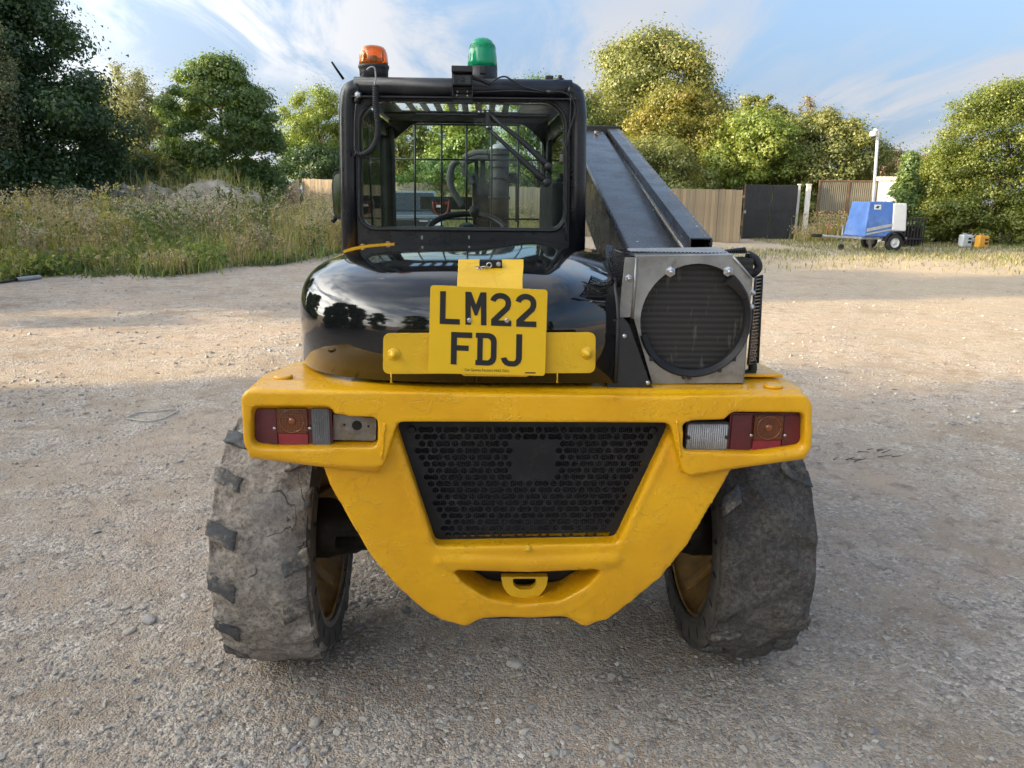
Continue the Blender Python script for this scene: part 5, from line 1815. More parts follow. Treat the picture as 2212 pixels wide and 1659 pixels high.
    G = {
        'L': [[(0, 0), (14, 0), (14, 66), (50, 66), (50, 79), (0, 79)]],
        'M': [[(0, 0), (14, 0), (25, 30), (36, 0), (50, 0), (50, 79), (37, 79), (37, 32), (28, 56), (22, 56), (13, 32), (13, 79), (0, 79)]],
        '2': [stroke_poly([(6.8, 20)] + arc(25, 22, 18.2, 15.4, 195, 355, 10) + [(43, 28), (40, 36), (9, 66.5), (9, 72.4), (50, 72.4)], 13.4)],
        'F': [[(0, 0), (50, 0), (50, 13.5), (14, 13.5), (14, 32), (42, 32), (42, 45), (14, 45), (14, 79), (0, 79)]],
        'D': [[(0, 0), (32, 0), (41, 3), (47, 9), (50, 18), (50, 61), (47, 70), (41, 76), (32, 79), (0, 79), (0, 66.5), (4, 66.5), (4, 12.5), (0, 12.5)],
              [(17, 12.5), (17, 66.5), (29, 66.5), (34, 63), (36.5, 58), (36.5, 21), (34, 16), (29, 12.5)]],
        'J': [[(50, 0), (50, 60), (47, 69), (41, 75.5), (33, 79), (19, 79), (10, 76), (4, 70), (0, 60), (13, 57), (16, 63), (20, 66), (32, 66), (35, 62.5), (36, 58), (36, 0)]],
    }
    # photo boxes from the zoom (scale 0.3203, origin 639.4 / 501.2)
    zx = lambda a: 639.4 + a * .32032
    zy = lambda b: 501.2 + b * .32032
    for ch, x, y, W, H in (('L', 973, 398, 136, 221), ('M', 1142, 402, 142, 222), ('2', 1309, 408, 142, 222), ('2', 1479, 414, 142, 222), ('F', 1047, 673, 142, 218), ('D', 1213, 678, 142, 219), ('J', 1384, 684, 142, 219)):
        lp = place(G[ch], zx(x), zy(y), W * .32032, H * .32032)
        if ch in 'FDJL':
            lp = [[(a - .02 * (b - zy(y)), b) for a, b in l] for l in lp]
        glyph(ch, lp)
    for p in ((1014, 692), (1095, 692)):
        q = vat(*p, v)
        MB().lathe([(.0062, 0), (.0062, -.0015), (.005, -.002), (.005, -.005), (.004, -.006), (0, -.006)], q, 'Y', 6, smooth=False).build('bolt', M['steel'], plate)
    # small print and the thin bar at the lower right
    a = vat(1003, 801, v)
    cu = bpy.data.curves.new('small_print', 'FONT'); cu.body = 'Car Spares Factors HA3 7AH'; cu.size = .0118; cu.extrude = .0002; cu.resolution_u = 2
    t = bpy.data.objects.new('small_print', cu); COL.objects.link(t)
    dg = bpy.context.evaluated_depsgraph_get(); me = bpy.data.meshes.new_from_object(t.evaluated_get(dg))
    bpy.data.objects.remove(t)
    o = link('small_print', me, M['ink'], plate)
    wd = max(p.co.x for p in me.vertices)
    b = vat(1099, 805, v)
    s = (b.x - a.x) / wd
    o.scale = (s, s * 1.1, s); o.rotation_euler = (PI / 2, R(1.6), 0); o.location = (a.x, v - .0008, a.z)
    a, b = vat(1134, 804, v), vat(1157, 806.5, v)
    MB().box((a.x, v - .001, b.z), (b.x, v + .0002, a.z)).build('print_bar', M['ink'], plate)


plate_and_brackets()


# ------------------------------------------------------------------ cooling pack on the right
def perforated(name, quad, nu, nv, mat, parent, thick=.002):
    """sheet with staggered round holes over a bilinear quad of 4 points"""
    q = [Vector(p) for p in quad]
    f = lambda u, v: (q[0] * (1 - u) + q[1] * u) * (1 - v) + (q[3] * (1 - u) + q[2] * u) * v
    n0 = (q[1] - q[0]).cross(q[3] - q[0]).normalized() * thick
    mb = MB()
    for j in range(nv):
        off = .5 * (j % 2)
        for i in range(-1, nu):
            u0, u1 = (i + off) / nu, (i + 1 + off) / nu
            v0, v1 = j / nv, (j + 1) / nv
            u0c, u1c = max(0, u0), min(1, u1)
            if u1c - u0c < 1e-6: continue
            if u0 < -1e-6 or u1 > 1 + 1e-6 or i == 0 and off == 0 or i == nu - 1:
                mb.add([f(u0c, v0), f(u1c, v0), f(u1c, v1), f(u0c, v1)], [(0, 1, 2, 3)]); continue
            uc, vc = (u0 + u1) / 2, (v0 + v1) / 2
            inn, out = [], []
            for k in range(8):
                a = PI / 8 + 2 * PI * k / 8
                dx, dz = math.cos(a), math.sin(a)
                t = 1 / max(abs(dx), abs(dz)) if k % 1 else 1 / max(abs(dx), abs(dz))
                inn.append((uc + dx * .36 * (u1 - u0), vc + dz * .36 * (v1 - v0)))
                out.append((uc + dx * t * .5 * (u1 - u0), vc + dz * t * .5 * (v1 - v0)))
            # fold eight outer points onto the four corners / mid sides
            out = [(u1, v0 + (v1 - v0) * .75), (u0 + (u1 - u0) * .75, v1), (u0 + (u1 - u0) * .25, v1), (u0, v0 + (v1 - v0) * .75), (u0, v0 + (v1 - v0) * .25), (u0 + (u1 - u0) * .25, v0), (u0 + (u1 - u0) * .75, v0), (u1, v0 + (v1 - v0) * .25)]
            cor = [(u1, v1), None, (u0, v1), None, (u0, v0), None, (u1, v0), None]
            pts = [f(*p) for p in out] + [f(*p) for p in inn] + [f(*p) + n0 for p in inn]
            fs = []
            for k in range(8):
                k2 = (k + 1) % 8
                fs.append((k, k2, 8 + k2, 8 + k)); fs.append((8 + k, 8 + k2, 16 + k2, 16 + k))
            b = len(pts)
            for k, c in enumerate(cor):
                if c: pts.append(f(*c)); fs.append((k, len(pts) - 1, (k + 1) % 8))
            mb.add(pts, fs)
    return mb.build(name, mat, parent)


def cooling_pack():
    v = .085
    Z = lambda a, b: (1244.3 + a * .375, 242 + b * .375)      # zoom picture -> photo pixels
    # front plate with the round opening
    out = [Z(283, 838), Z(905, 830), Z(1012, 955), Z(960, 1562), Z(440, 1566), Z(330, 1180), Z(245, 1185)]
    loop = px_loop(out, v)
    c = vat(*Z(685, 1200), v)
    rx = (vat(*Z(1000, 1200), v).x - vat(*Z(372, 1200), v).x) / 2; rz = (vat(*Z(685, 880), v).z - vat(*Z(685, 1522), v).z) / 2
    hole = [(c.x + rx * math.cos(2 * PI * k / 48), c.z + rz * math.sin(2 * PI * k / 48)) for k in range(48)]
    fr = MB().xz([loop, hole], v, v + .004).build('cooler_frame', M['alu'], VEH, .001)
    # rim lip of the opening
    mb = MB()
    for k in range(48):
        a0, a1 = 2 * PI * k / 48, 2 * PI * (k + 1) / 48
        p = lambda a, y, s=1.0: (c.x + rx * s * math.cos(a), y, c.z + rz * s * math.sin(a))
        mb.add([p(a0, v + .001), p(a1, v + .001), p(a1, v + .03), p(a0, v + .03)], [(0, 1, 2, 3)], True)
    mb.build('opening_lip', M['alu'], fr)
    # folded edges: top, left flange step, right
    a, b = vat(*Z(345, 836), v), vat(*Z(905, 829), v)
    MB().hexa([(a.x, v, a.z - .001), (b.x, v, b.z - .001), (b.x, v + .12, b.z + .010), (a.x, v + .12, a.z + .010)], [(a.x, v, a.z + .003), (b.x, v, b.z + .003), (b.x, v + .12, b.z + .014), (a.x, v + .12, a.z + .014)]).build('top_fold', M['alu'], fr, .001)
    p = [vat(*Z(345, 838), v), vat(*Z(352, 838), v), vat(*Z(440, 1560), v), vat(*Z(325, 1180), v)]
    MB().tube([vat(*Z(348, 842), v - .002), vat(*Z(338, 1000), v - .002), vat(*Z(322, 1190), v - .002)], .004, 6).build('flange_fold', M['alu'], fr)
    p = [vat(*Z(905, 832), v - .003), vat(*Z(1008, 957), v - .003)]
    MB().tube(p, .0035, 6).build('corner_fold', M['alu'], fr)
    zb = vat(*Z(700, 1564), v).z
    xr_ = vat(*Z(1000, 1300), v).x
    MB().hexa([vat(*Z(1012, 955), v + .002), vat(*Z(962, 1562), v + .002), vat(*Z(962, 1562), v + .002) + Vector((.0, .13, 0)), vat(*Z(1012, 955), v + .002) + Vector((0, .13, 0))],
              [vat(*Z(1017, 955), v + .002), vat(*Z(967, 1562), v + .002), vat(*Z(967, 1562), v + .002) + Vector((0, .13, 0)), vat(*Z(1017, 955), v + .002) + Vector((0, .13, 0))]).build('side_fold', M['alu'], fr)
    # core
    MB().box((c.x - rx - .02, v + .032, c.z - rz - .01), (c.x + rx + .01, v + .11, c.z + rz + .01)).build('cooler_core', M['cooler'], fr)
    # black broken shroud ring: lower arc plus an upper right stub
    def arc_band(a0, a1, name, w0, w1, n=40):
        mb = MB()
        P = []
        for k in range(n + 1):
            t = k / n
            a = R(a0 + (a1 - a0) * t)
            w = w0 + (w1 - w0) * t
            P.append([Vector((c.x + rx * s * math.cos(a), y, c.z + rz * s * math.sin(a))) for s, y in ((1.035, v - .004), (1.0, v - .010), (.985 - w, v + .004), (.985 - w, v + .02), (1.0, v + .02))])
        for k in range(n):
            for i in range(5):
                j = (i + 1) % 5
                mb.add([P[k][i], P[k + 1][i], P[k + 1][j], P[k][j]], [(0, 1, 2, 3)], False)
        mb.add(P[0], [(0, 1, 2, 3, 4)]); mb.add(P[-1], [(4, 3, 2, 1, 0)])
        return mb.build(name, M['black_plastic'], fr)
    arc_band(196, 412, 'shroud_ring', .085, .03)
    arc_band(24, 52, 'shroud_stub', .06, .16, 12)
    for a in (262, 268, 222, 300, 318):
        q = Vector((c.x + rx * 1.03 * math.cos(R(a)), v - .004, c.z + rz * 1.03 * math.sin(R(a))))
        MB().box(q - Vector((.004, .004, .006)), q + Vector((.004, .004, .006))).build('ring_clip', M['black_plastic'], fr)
    for (a, b, r) in ((543, 920, .0105), (875, 917, .0105), (302, 957, .0075), (1015, 1040, .006), (1008, 1120, .006)):
        q = vat(*Z(a, b), v)
        MB().lathe([(r * 1.25, 0), (r * 1.25, -.002), (r, -.0025), (r, -.009), (r * .7, -.011), (0, -.011)], q, 'Y', 6, smooth=False).lathe([(r * .45, -.009), (r * .45, -.016), (0, -.016)], q, 'Y', 8).build('bolt', M['steel'], fr)
    # perforated guards: left strip by the cover, top strip, right side
    A = [vat(*Z(205, 1010), v + .09), vat(*Z(282, 1010), v + .03), vat(*Z(282, 842), v + .03), vat(*Z(190, 800), v + .12)]
    perforated('cooler_guard', A, 8, 14, M['black_paint'], VEH)
    A = [vat(*Z(1020, 1470), v + .02), vat(*Z(1043, 1440), v + .06), vat(*Z(1069, 938), v + .06), vat(*Z(1030, 960), v + .02)]
    A = [vat(*Z(990, 1455), v + .01), vat(*Z(1046, 1445), v + .10), vat(*Z(1071, 938), v + .10), vat(*Z(1036, 945), v + .01)]
    g = perforated('cooler_guard', A, 6, 26, M['black_paint'], VEH)
    mb = MB().tube([A[1], A[2]], .004, 6).tube([A[0], A[3]], .003, 6)
    mb.build('guard_edge', M['black_paint'], g)
    top = [vat(*Z(235, 818), v + .16), vat(*Z(960, 800), v + .18), vat(*Z(965, 812), v + .03), vat(*Z(330, 825), v + .03)]
    top = [Vector((vat(*Z(200, 800), v + .15).x, v + .02, vat(*Z(700, 826), v).z + .004)), Vector((vat(*Z(905, 800), v + .15).x, v + .02, vat(*Z(700, 826), v).z + .004)),
           Vector((vat(*Z(975, 800), v + .30).x, v + .26, vat(*Z(800, 800), v + .26).z)), Vector((vat(*Z(195, 800), v + .3).x, v + .26, vat(*Z(230, 790), v + .26).z))]
    perforated('cooler_guard', top, 34, 8, M['black_paint'], VEH)
    # crumpled sheet edge and rubber flap by the cover
    mb = MB()
    e = [vat(*Z(172, 765), v + .16), vat(*Z(178, 860), v + .10), vat(*Z(205, 960), v + .05), vat(*Z(215, 1100), v + .02), vat(*Z(212, 1190), v + .02)]
    e2 = [vat(*Z(215, 770), v + .17), vat(*Z(190, 850), v + .11), vat(*Z(218, 960), v + .06), vat(*Z(240, 1100), v + .04), vat(*Z(240, 1185), v + .03)]
    for i in range(len(e) - 1):
        mb.hexa([e[i], e2[i], e2[i + 1], e[i + 1]], [p + Vector((0, .006, 0)) for p in (e[i], e2[i], e2[i + 1], e[i + 1])])
    mb.build('guard_edge', M['boom_paint'], VEH, .001)
    MB().hexa([vat(*Z(150, 862), .06), vat(*Z(172, 860), .075), vat(*Z(215, 960), .075), vat(*Z(190, 945), .06)], [q + Vector((0, .003, 0)) for q in (vat(*Z(150, 862), .06), vat(*Z(172, 860), .075), vat(*Z(215, 960), .075), vat(*Z(190, 945), .06))]).build('rubber_flap', M['rubber'], VEH)
    # hoses on the far corner
    for P, rr in (([vat(*Z(985, 820), v + .10), vat(*Z(1035, 850), v + .10), vat(*Z(1050, 900), v + .10), vat(*Z(1010, 940), v + .10)], .011),
                  ([vat(*Z(1015, 1440), v + .08), vat(*Z(1015, 1490), v + .08), vat(*Z(975, 1512), v + .08), vat(*Z(940, 1515), v + .06)], .012)):
        MB().tube(smooth_path(P, 5), rr, 8).build('cooler_hose', M['rubber'], VEH)
    mb = MB().tube([vat(*Z(800, 812), v + .2), vat(*Z(975, 790), v + .2)], .006, 6).tube([vat(*Z(330, 812), v + .22), vat(*Z(800, 818), v + .2)], .005, 6)
    mb.build('guard_edge', M['black_paint'], VEH)
    # wedge shaped black side cover
    w = px_loop([Z(212, 1195), Z(285, 1195), Z(305, 1222), Z(435, 1585), Z(500, 1612), Z(500, 1622), Z(180, 1622), Z(180, 1560)], .050)
    wc = MB().xz([rpoly(w, [.004, .006, .01, .01, .002, .002, 0, .01])], .050, .095).build('side_cover', M['black_plastic'], VEH, .008, 3)
    for p in (Z(278, 1290), Z(412, 1558)):
        MB().lathe([(.006, 0), (.006, -.003), (.004, -.006), (0, -.006)], vat(*p, .05), 'Y', 8).build('bolt', M['steel'], wc)
    # battery-like dark clutter under the pack and the yellow deck plate at the right
    MB().box((HX + .02, .14, ZT - .005), (c.x + rx, .40, ZT + .02)).build('pack_tray', M['dark'], VEH)
    a = vat(1606, 827, .16)
    xa, xb = vat(1604, 827, .12).x, vat(1690, 828, .14).x
    MB().prism([[(xa - .02, .14), (xb, .14), (xb - .02, .40), (xa - .02, .42)]], lambda a, b: (a, b, ZT + .010), lambda a, b: (a, b, ZT + .018)).build('deck_plate', M['yellow'], VEH, .002)


cooling_pack()


# ------------------------------------------------------------------ cab
VC, VF = .95, 2.15


def cab():
    Zc = lambda a, b: (674 + a * .3125, 51.85 + b * .3125)
    frame = empty('cab_frame', (0, 0, 0)); frame.parent = VEH
    # rear frame plate with window opening
    out = rpoly(px_loop([(733, 172), (1264, 178), (1261, 545), (742, 556)], VC), [.06, .06, 0, 0], 6)
    win = px_loop([Zc(440, 535), Zc(1650, 545), Zc(1742, 650), Zc(1742, 1340), Zc(1690, 1412), Zc(400, 1400), Zc(345, 1340), Zc(340, 640)], VC)
    win = rpoly(win, [.03, .03, .03, .02, .03, .03, .02, .03])
    MB().xz([out, win], VC, VC + .035).build('rear_panel', M['black_paint'], frame, .006)
    ins = rpoly(px_loop([Zc(425, 520), Zc(1660, 530), Zc(1757, 645), Zc(1757, 1345), Zc(1700, 1428), Zc(392, 1416), Zc(328, 1345), Zc(325, 630)], VC), [.03, .03, .03, .02, .03, .03, .02, .03])
    MB().tube([(x, VC - .004, z) for x, z in ins + ins[:1]], .006, 6).build('window_seal', M['rubber'], frame)
    # rounded outer tubes and roof beam
    r = .030
    L = [vat(a, b, VC) for a, b in ((757, 556), (752, 400), (750, 240), (752, 214))]
    Rr = [vat(a, b, VC) for a, b in ((1246, 545), (1248, 400), (1249, 245), (1247, 220))]
    tl, tr = vat(775, 186, VC), vat(1226, 192, VC)
    for nm, P in (('pillar', L + [vat(758, 196, VC), vat(775, 188, VC)]), ('pillar', Rr + [vat(1241, 202, VC), vat(1226, 194, VC)])):
        Q = P[:3] + smooth_path(P[3:], 4)
        MB().tube([p + Vector((0, .01, 0)) for p in Q], r, 14).build(nm, M['black_paint'], frame)
    MB().tube([tl + Vector((-.015, .012, 0)), tr + Vector((.015, .012, 0))], .031, 16).build('roof_beam', M['roof_paint'], frame)
    a, b = vat(758, 207, VC - .024), vat(1246, 213, VC - .024)
    MB().hexa([(a.x, VC - .032, a.z - .004), (b.x, VC - .032, b.z - .004), (b.x, VC + .02, b.z), (a.x, VC + .02, a.z)], [(a.x, VC - .032, a.z), (b.x, VC - .032, b.z), (b.x, VC + .02, b.z + .008), (a.x, VC + .02, a.z + .008)]).build('roof_lip', M['roof_paint'], frame)
    xl, xr = vat(738, 400, VC).x, vat(1262, 400, VC).x
    zt = tl.z + .012; zb = vat(1000, 545, VC).z
    # roof: frame with a barred opening
    ra = VC + .03
    def roof_v(py):              # local depth at which the view through photo row py meets the roof sheet
        d = VI @ ray(980, py); o = VI @ (CAMP - VEH_O)
        return o.y + d.y * (zt - .004 - o.z) / d.z
    o0, o1 = roof_v(221), min(roof_v(242), VF - .06)
    xoL, xoR = xl + .13, xr - .20
    for (x0, x1, y0, y1) in ((xl + .02, xr - .02, ra, o0), (xl + .02, xr - .02, o1, VF + .04), (xl + .02, xoL, o0, o1), (xoR, xr - .02, o0, o1)):
        MB().box((x0, y0, zt - .007), (x1, y1, zt)).build('roof_panel', M['roof_paint'], frame)
    for (y0, y1) in ((ra, o0), (o1, VF)):
        MB().box((xl + .05, y0 + .01, zt - .014), (xr - .05, y1 - .03, zt - .008)).build('dark_ceiling_sheet', M['dark'], frame)  # added dark sheet, puts the deep shade of the ceiling into colour
    n = 9
    for k in range(1, n):
        x = xoL + (xoR - xoL) * k / n
        MB().box((x - .013, o0, zt - .006), (x + .013, o1, zt - .001)).build('roof_bar', M['black_paint'], frame)
    # front frame with its chamfered opening
    xf0, xf1 = xl + .03, xr - .03
    fo = [(xf0, zb - .25), (xf1, zb - .25), (xf1, zt), (xf0, zt)]
    fi = rpoly(px_loop([Zc(700, 682), Zc(1470, 690), Zc(1608, 830), Zc(1600, 1160), Zc(1590, 1480), Zc(565, 1480), Zc(533, 830)], VF), [.03, .04, .04, .02, .02, .02, .03])
    MB().xz([fo, fi], VF, VF + .014).build('front_panel', M['dark'], frame, .003)
    # side frames: left door with glass, right side part panelled
    for s, x in ((-1, xl), (1, xr)):
        x -= s * .026
        for (y0, y1, z0, z1) in ((VC + .035, VC + .10, zb - .3, zt - .03), (VF - .12, VF, zb - .3, zt - .03), (VC + .10, VF - .12, zt - .10, zt - .03), (VC + .10, VF - .12, zb - .3, zb + .02)):
            MB().box((x - .015, y0, z0), (x + .015, y1, z1)).build('side_rail', M['black_paint'], frame, .005)
        gl = MB().box((x - .003, VC + .10, zb + .02), (x + .003, VF - .12, zt - .10)).build('side_glass', M['glass_dusty'], frame)
    MB().box((xr - .085, VC + .30, zb - .2), (xr - .03, VF - .25, zb + .25)).build('side_console', M['dark'], frame, .02)
    for s, x in ((-1, xl), (1, xr)):
        MB().box((x + (.0 if s < 0 else -.02), VC + .035, .55), (x + (.02 if s < 0 else 0.), VF, zb - .3)).build('lower_panel', M['black_paint'], frame)
    MB().box((xl + .02, VC + .1, zb - .62), (xr - .02, VF, zb - .58)).build('floor', M['dark'], frame)
    # A-post lining on the left
    MB().box((xl + .02, VF - .16, zb - .2), (xl + .058, VF - .01, zt - .05)).build('front_post', M['dark'], frame, .01)
    # windows
    w2 = [(x, z) for x, z in win]
    g = MB().xz([w2], VC + .012, VC + .016).build('rear_window', M['glass_dusty'], VEH)
    MB().xz([fi], VF + .02, VF + .024).build('windscreen', M['glass'], VEH)
    # guard of vertical bars in front of the windscreen
    v = VF + .12
    gd = None
    bars = [(896.5, 264, 492), (954, 264, 492), (1008, 264, 440), (1062, 264, 492), (1119, 264, 492)]
    gd = MB().tube([vat(893, 267, v), vat(1124, 269, v)], .009, 8).build('windscreen_guard', M['black_paint'], VEH)
    for px, a, b in bars:
        MB().tube([vat(px, a + 3, v), vat(px, 520, v)], .0055, 6).build('guard_bar', M['black_paint'], gd)
    for py, a, b in ((344, 842, 1174), (472, 850, 1170)):
        MB().tube([vat(a, py, v + .004), vat(b, py + 2, v + .004)], .005, 6).build('guard_bar', M['black_paint'], gd)
    # interior: steering wheel with knob, dash, seat
    c = vat(1008, 500, 1.72)
    ax = Vector((0, -.42, .9)).normalized(); e1 = Vector((1, 0, 0)); e2 = ax.cross(e1)
    sw = MB().tube([c + (e1 * math.cos(a) + e2 * math.sin(a)) * .175 for a in np.linspace(0, 2 * PI, 33)], .014, 8).build('steering_wheel', M['black_plastic'], VEH)
    MB().tube([c - e1 * .17, c + e1 * .17], .010, 6).tube([c, c - e2 * .17], .010, 6).lathe([(.04, -.02), (.045, .01), (.03, .03), (0, .03)], c, (e1, e2, ax), 14).build('wheel_spoke', M['black_plastic'], sw)
    k = vat(1025, 456, 1.74)
    MB().lathe([(.008, -.055), (.008, -.03), (.016, -.024), (.024, -.004), (.022, .012), (.012, .023), (0, .026)], k, n=14).build('spinner_knob', M['black_plastic'], sw)
    d = vat(1003, 492, 1.95)
    MB().prism([rpoly([(d.x - .24, d.z - .3), (d.x + .22, d.z - .3), (d.x + .22, d.z - .055), (d.x + .10, d.z - .02), (d.x - .12, d.z - .02), (d.x - .24, d.z - .06)], .03)], lambda a, b: (a, 1.86, b), lambda a, b: (a, 2.06, b)).build('dashboard', M['black_plastic'], VEH, .02)
    z = zb - .02
    st = MB().box((xl + .22, 1.22, z - .42), (xl + .66, 1.68, z - .32)).build('seat', M['dark'], VEH, .04)
    MB().box((xl + .24, 1.14, z - .34), (xl + .64, 1.24, z - .05)).build('backrest', M['dark'], st, .03)
    # wiper with twin arms
    v = VC - .012
    wp = MB().box(Vector((vat(*Zc(720, 622), v).x, v - .006, vat(*Zc(1000, 634), v).z)), Vector((vat(*Zc(1620, 632), v).x, v + .004, vat(*Zc(1000, 618), v).z))).build('wiper', M['black_plastic'], VEH, .003)
    MB().box(vat(*Zc(1140, 622), v - .012), vat(*Zc(1232, 596), v - .004)).build('blade_clip', M['black_plastic'], wp, .002)
    for x in (1155, 1182, 1215):
        MB().lathe([(.0042, 0), (.0042, -.003), (0, -.004)], vat(*Zc(x, 607), v - .013), 'Y', 10).build('screw', M['steel'], wp)
    for P in (((1222, 612), (1300, 690), (1440, 800), (1590, 940), (1632, 985)), ((1212, 716), (1300, 800), (1440, 930), (1560, 1040), (1622, 1096))):
        pts = [vat(*Zc(*p), v - .012 - .012 * min(1, i)) for i, p in enumerate(P)]
        MB().tube(pts, [.006, .0065, .0085, .011, .011], 8).lathe([(.0, -.014), (.013, -.012), (.015, 0), (.015, .03)], pts[-1], 'Y', 12).build('wiper_arm', M['black_plastic'], wp)
    MB().box(vat(*Zc(1200, 716), v - .018), vat(*Zc(1226, 610), v - .010)).build('arm_link', M['black_plastic'], wp)
    MB().lathe([(.0045, 0), (.0045, -.004), (0, -.005)], vat(*Zc(1212, 714), v - .018), 'Y', 10).build('screw', M['steel'], wp)
    # hex plugs on the frame, small bits
    for p, rr in (((320, 495), .013),):
        MB().lathe([(rr, .0), (rr, -.012), (rr * .7, -.02), (0, -.022)], vat(*Zc(*p), VC - .02), 'Y', 6, smooth=False).build('gland_nut', M['steel'], frame)
    MB().tube([vat(*Zc(318, 505), VC - .022), vat(*Zc(308, 545), VC - .022)], .010, 8).build('gland', M['black_plastic'], frame)
    MB().box(vat(*Zc(1712, 950), VC - .012), vat(*Zc(1734, 900), VC - .002)).build('connector', M['alu'], frame)
    for p in ((760, 1476), (1085, 1474), (1808, 1340)):
        q = vat(*Zc(*p), VC - .0015)
        MB().box(q - Vector((.003, .001, .006 if p[0] < 1500 else .016)), q + Vector((.003, .001, .006 if p[0] < 1500 else .016))).build('paint_chip', M['alu'], frame)
    return xl, xr, zt, zb, Zc


XL, XR, CZT, CZB, Zc = cab()


def cab_fittings():
    # amber rotating beacon
    v = VC + .10
    c = vat(808, 163, v); top = vat(808, 99, v); H = top.z - c.z
    r0 = (vat(840, 140, v).x - vat(775, 140, v).x) / 2
    b = MB().lathe([(r0 * .92, -.03), (r0 * .96, H * .12), (r0 * .98, H * .20), (r0 * 1.03, H * .26), (r0 * 1.03, H * .33), (r0 * .9, H * .345)], c, n=28).build('amber_beacon', M['black_plastic'], VEH)
    prof = [(.955, .33), (.96, .45), (.945, .6), (.90, .75), (.82, .87), (.68, .95), (.45, .99), (0, 1.0)]
    dm = MB().lathe([(r0 * a, H * z) for a, z in prof], c, n=32, cap=False).build('dome', M['amber_dome'], b)
    s = dm.modifiers.new('solid', 'SOLIDIFY'); s.thickness = .003
    MB().box(c + Vector((-.012, -.012, H * .36)), c + Vector((.012, .012, H * .66))).build('lamp_motor', M['greasy'], b, .003)
    MB().lathe([(.006, .0), (.02, .008), (.03, .02)], c + Vector((-.012, 0, H * .52)), (Vector((0, 1, 0)), Vector((0, 0, 1)), Vector((-1, 0, 0))), 14, cap=False).build('reflector', M['alu'], b)
    MB().lathe([(.006, .0), (.02, .008), (.03, .02)], c + Vector((.012, 0, H * .52)), (Vector((0, 1, 0)), Vector((0, 0, 1)), Vector((1, 0, 0))), 14, cap=False).build('reflector', M['alu'], b)
    # green beacon
    c = vat(1042, 168, v + .02); H = vat(1042, 82, v + .02).z - c.z
    r0 = (vat(1075, 150, v + .02).x - vat(1010, 150, v + .02).x) / 2
    b = MB().lathe([(r0 * 1.0, -.04), (r0 * 1.0, H * .25), (r0 * .9, H * .26)], c, n=28).build('green_beacon', M['black_plastic'], VEH)
    prof = [(.985, .25), (.975, .40), (.95, .55), (.88, .72), (.78, .84), (.62, .93), (.40, .985), (0, 1.0)]
    dm = MB().lathe([(r0 * a, H * z) for a, z in prof], c, n=40, cap=False).build('dome', M['green_dome'], b)
    s = dm.modifiers.new('solid', 'SOLIDIFY'); s.thickness = .003
    mb = MB()
    for k in range(40):
        a = 2 * PI * k / 40
        mb.tube([c + Vector((math.cos(a) * r0 * q, math.sin(a) * r0 * q, H * z)) for q, z in ((.93, .40), (.915, .52), (.86, .68))], .0019, 5)
    mb.build('lens_ribs', M['green_dome'], b)
    mb = MB()
    for z, q in ((.72, .87), (.755, .85), (.79, .825), (.825, .79)):
        mb.tube([c + Vector((math.cos(a) * r0 * q * 1.01, math.sin(a) * r0 * q * 1.01, H * z)) for a in np.linspace(0, 2 * PI, 33)], .0013, 5, cap=False)
    mb.build('lens_ring', M['green_dome'], b)
    MB().lathe([(r0 * .55, H * .26), (r0 * .5, H * .62), (r0 * .3, H * .72), (0, H * .74)], c, n=16).build('lamp_core', M['green_dome'], b)
    MB().box(c + Vector((-.010, -r0 - .006, H * .04)), c + Vector((.012, -r0 + .004, H * .22))).build('base_clip', M['black_plastic'], b, .002)
    # rear view camera with hood and infrared dots
    v = VC - .06
    a, e = vat(978, 184, v), vat(1019, 160, v)
    cm = MB().box((a.x, v, a.z), (e.x, v + .05, e.z)).build('reversing_camera', M['black_plastic'], VEH, .003)
    q = vat(1000, 172, v)
    MB().xz([rrect(a.x + .004, e.x - .004, a.z + .004, e.z - .004, .004)], v - .002, v + .001).build('face_glass', M['car_glass'], cm)
    for s in (-1, 1):
        for k in range(4):
            for j in range(2):
                MB().lathe([(.0014, 0), (0, -.0006)], (q.x + s * (.010 + .005 * j), v - .0022, q.z - .009 + .006 * k), 'Y', 6).build('infrared_dot', M['alu'], cm)
    MB().lathe([(.0062, 0), (.005, -.001), (0, -.001)], (q.x, v - .0022, q.z), 'Y', 14).build('lens', M['black_plastic'], cm)
    a2, e2 = vat(975.5, 156, v - .01), vat(1020, 143.5, v - .01)
    MB().box((a2.x, v - .025, a2.z), (e2.x, v + .07, e2.z)).build('sun_hood', M['black_plastic'], cm, .002)
    for x in (a.x - .003, e.x + .0005):
        MB().box((x, v + .005, a.z - .035), (x + .0025, v + .045, e2.z)).build('bracket', M['black_paint'], cm)
    MB().box((a.x - .003, v + .043, a.z - .05), (e.x + .003, v + .047, a.z - .003)).build('bracket_plate', M['black_paint'], cm)
    for p in ((988, 198), (1010, 198), (987, 206), (1010, 207)):
        MB().lathe([(.004, 0), (.004, -.003), (0, -.004)], vat(*p, VC - .03), 'Y', 8).build('screw', M['steel'], cm)
    # coiled black cable hanging in front of the window
    def coil(path, rad, wire, turns, name, mat):
        P = smooth_path(path, 10)
        ln = [0]
        for i in range(1, len(P)): ln.append(ln[-1] + (P[i] - P[i - 1]).length)
        n = turns * 9
        pts = []
        for k in range(n + 1):
            s = ln[-1] * k / n
            i = min(max(0, int(np.searchsorted(ln, s)) - 1), len(P) - 2)
            t = (s - ln[i]) / max(1e-9, ln[i + 1] - ln[i])
            p = P[i].lerp(P[i + 1], t); d = (P[i + 1] - P[i]).normalized()
            u = d.cross(Vector((0, 1, 0))).normalized(); w = d.cross(u)
            a = 2 * PI * turns * k / n
            pts.append(p + (u * math.cos(a) + w * math.sin(a)) * rad)
        return MB().tube(pts, wire, 5).build(name, mat, VEH)
    v = VC - .045
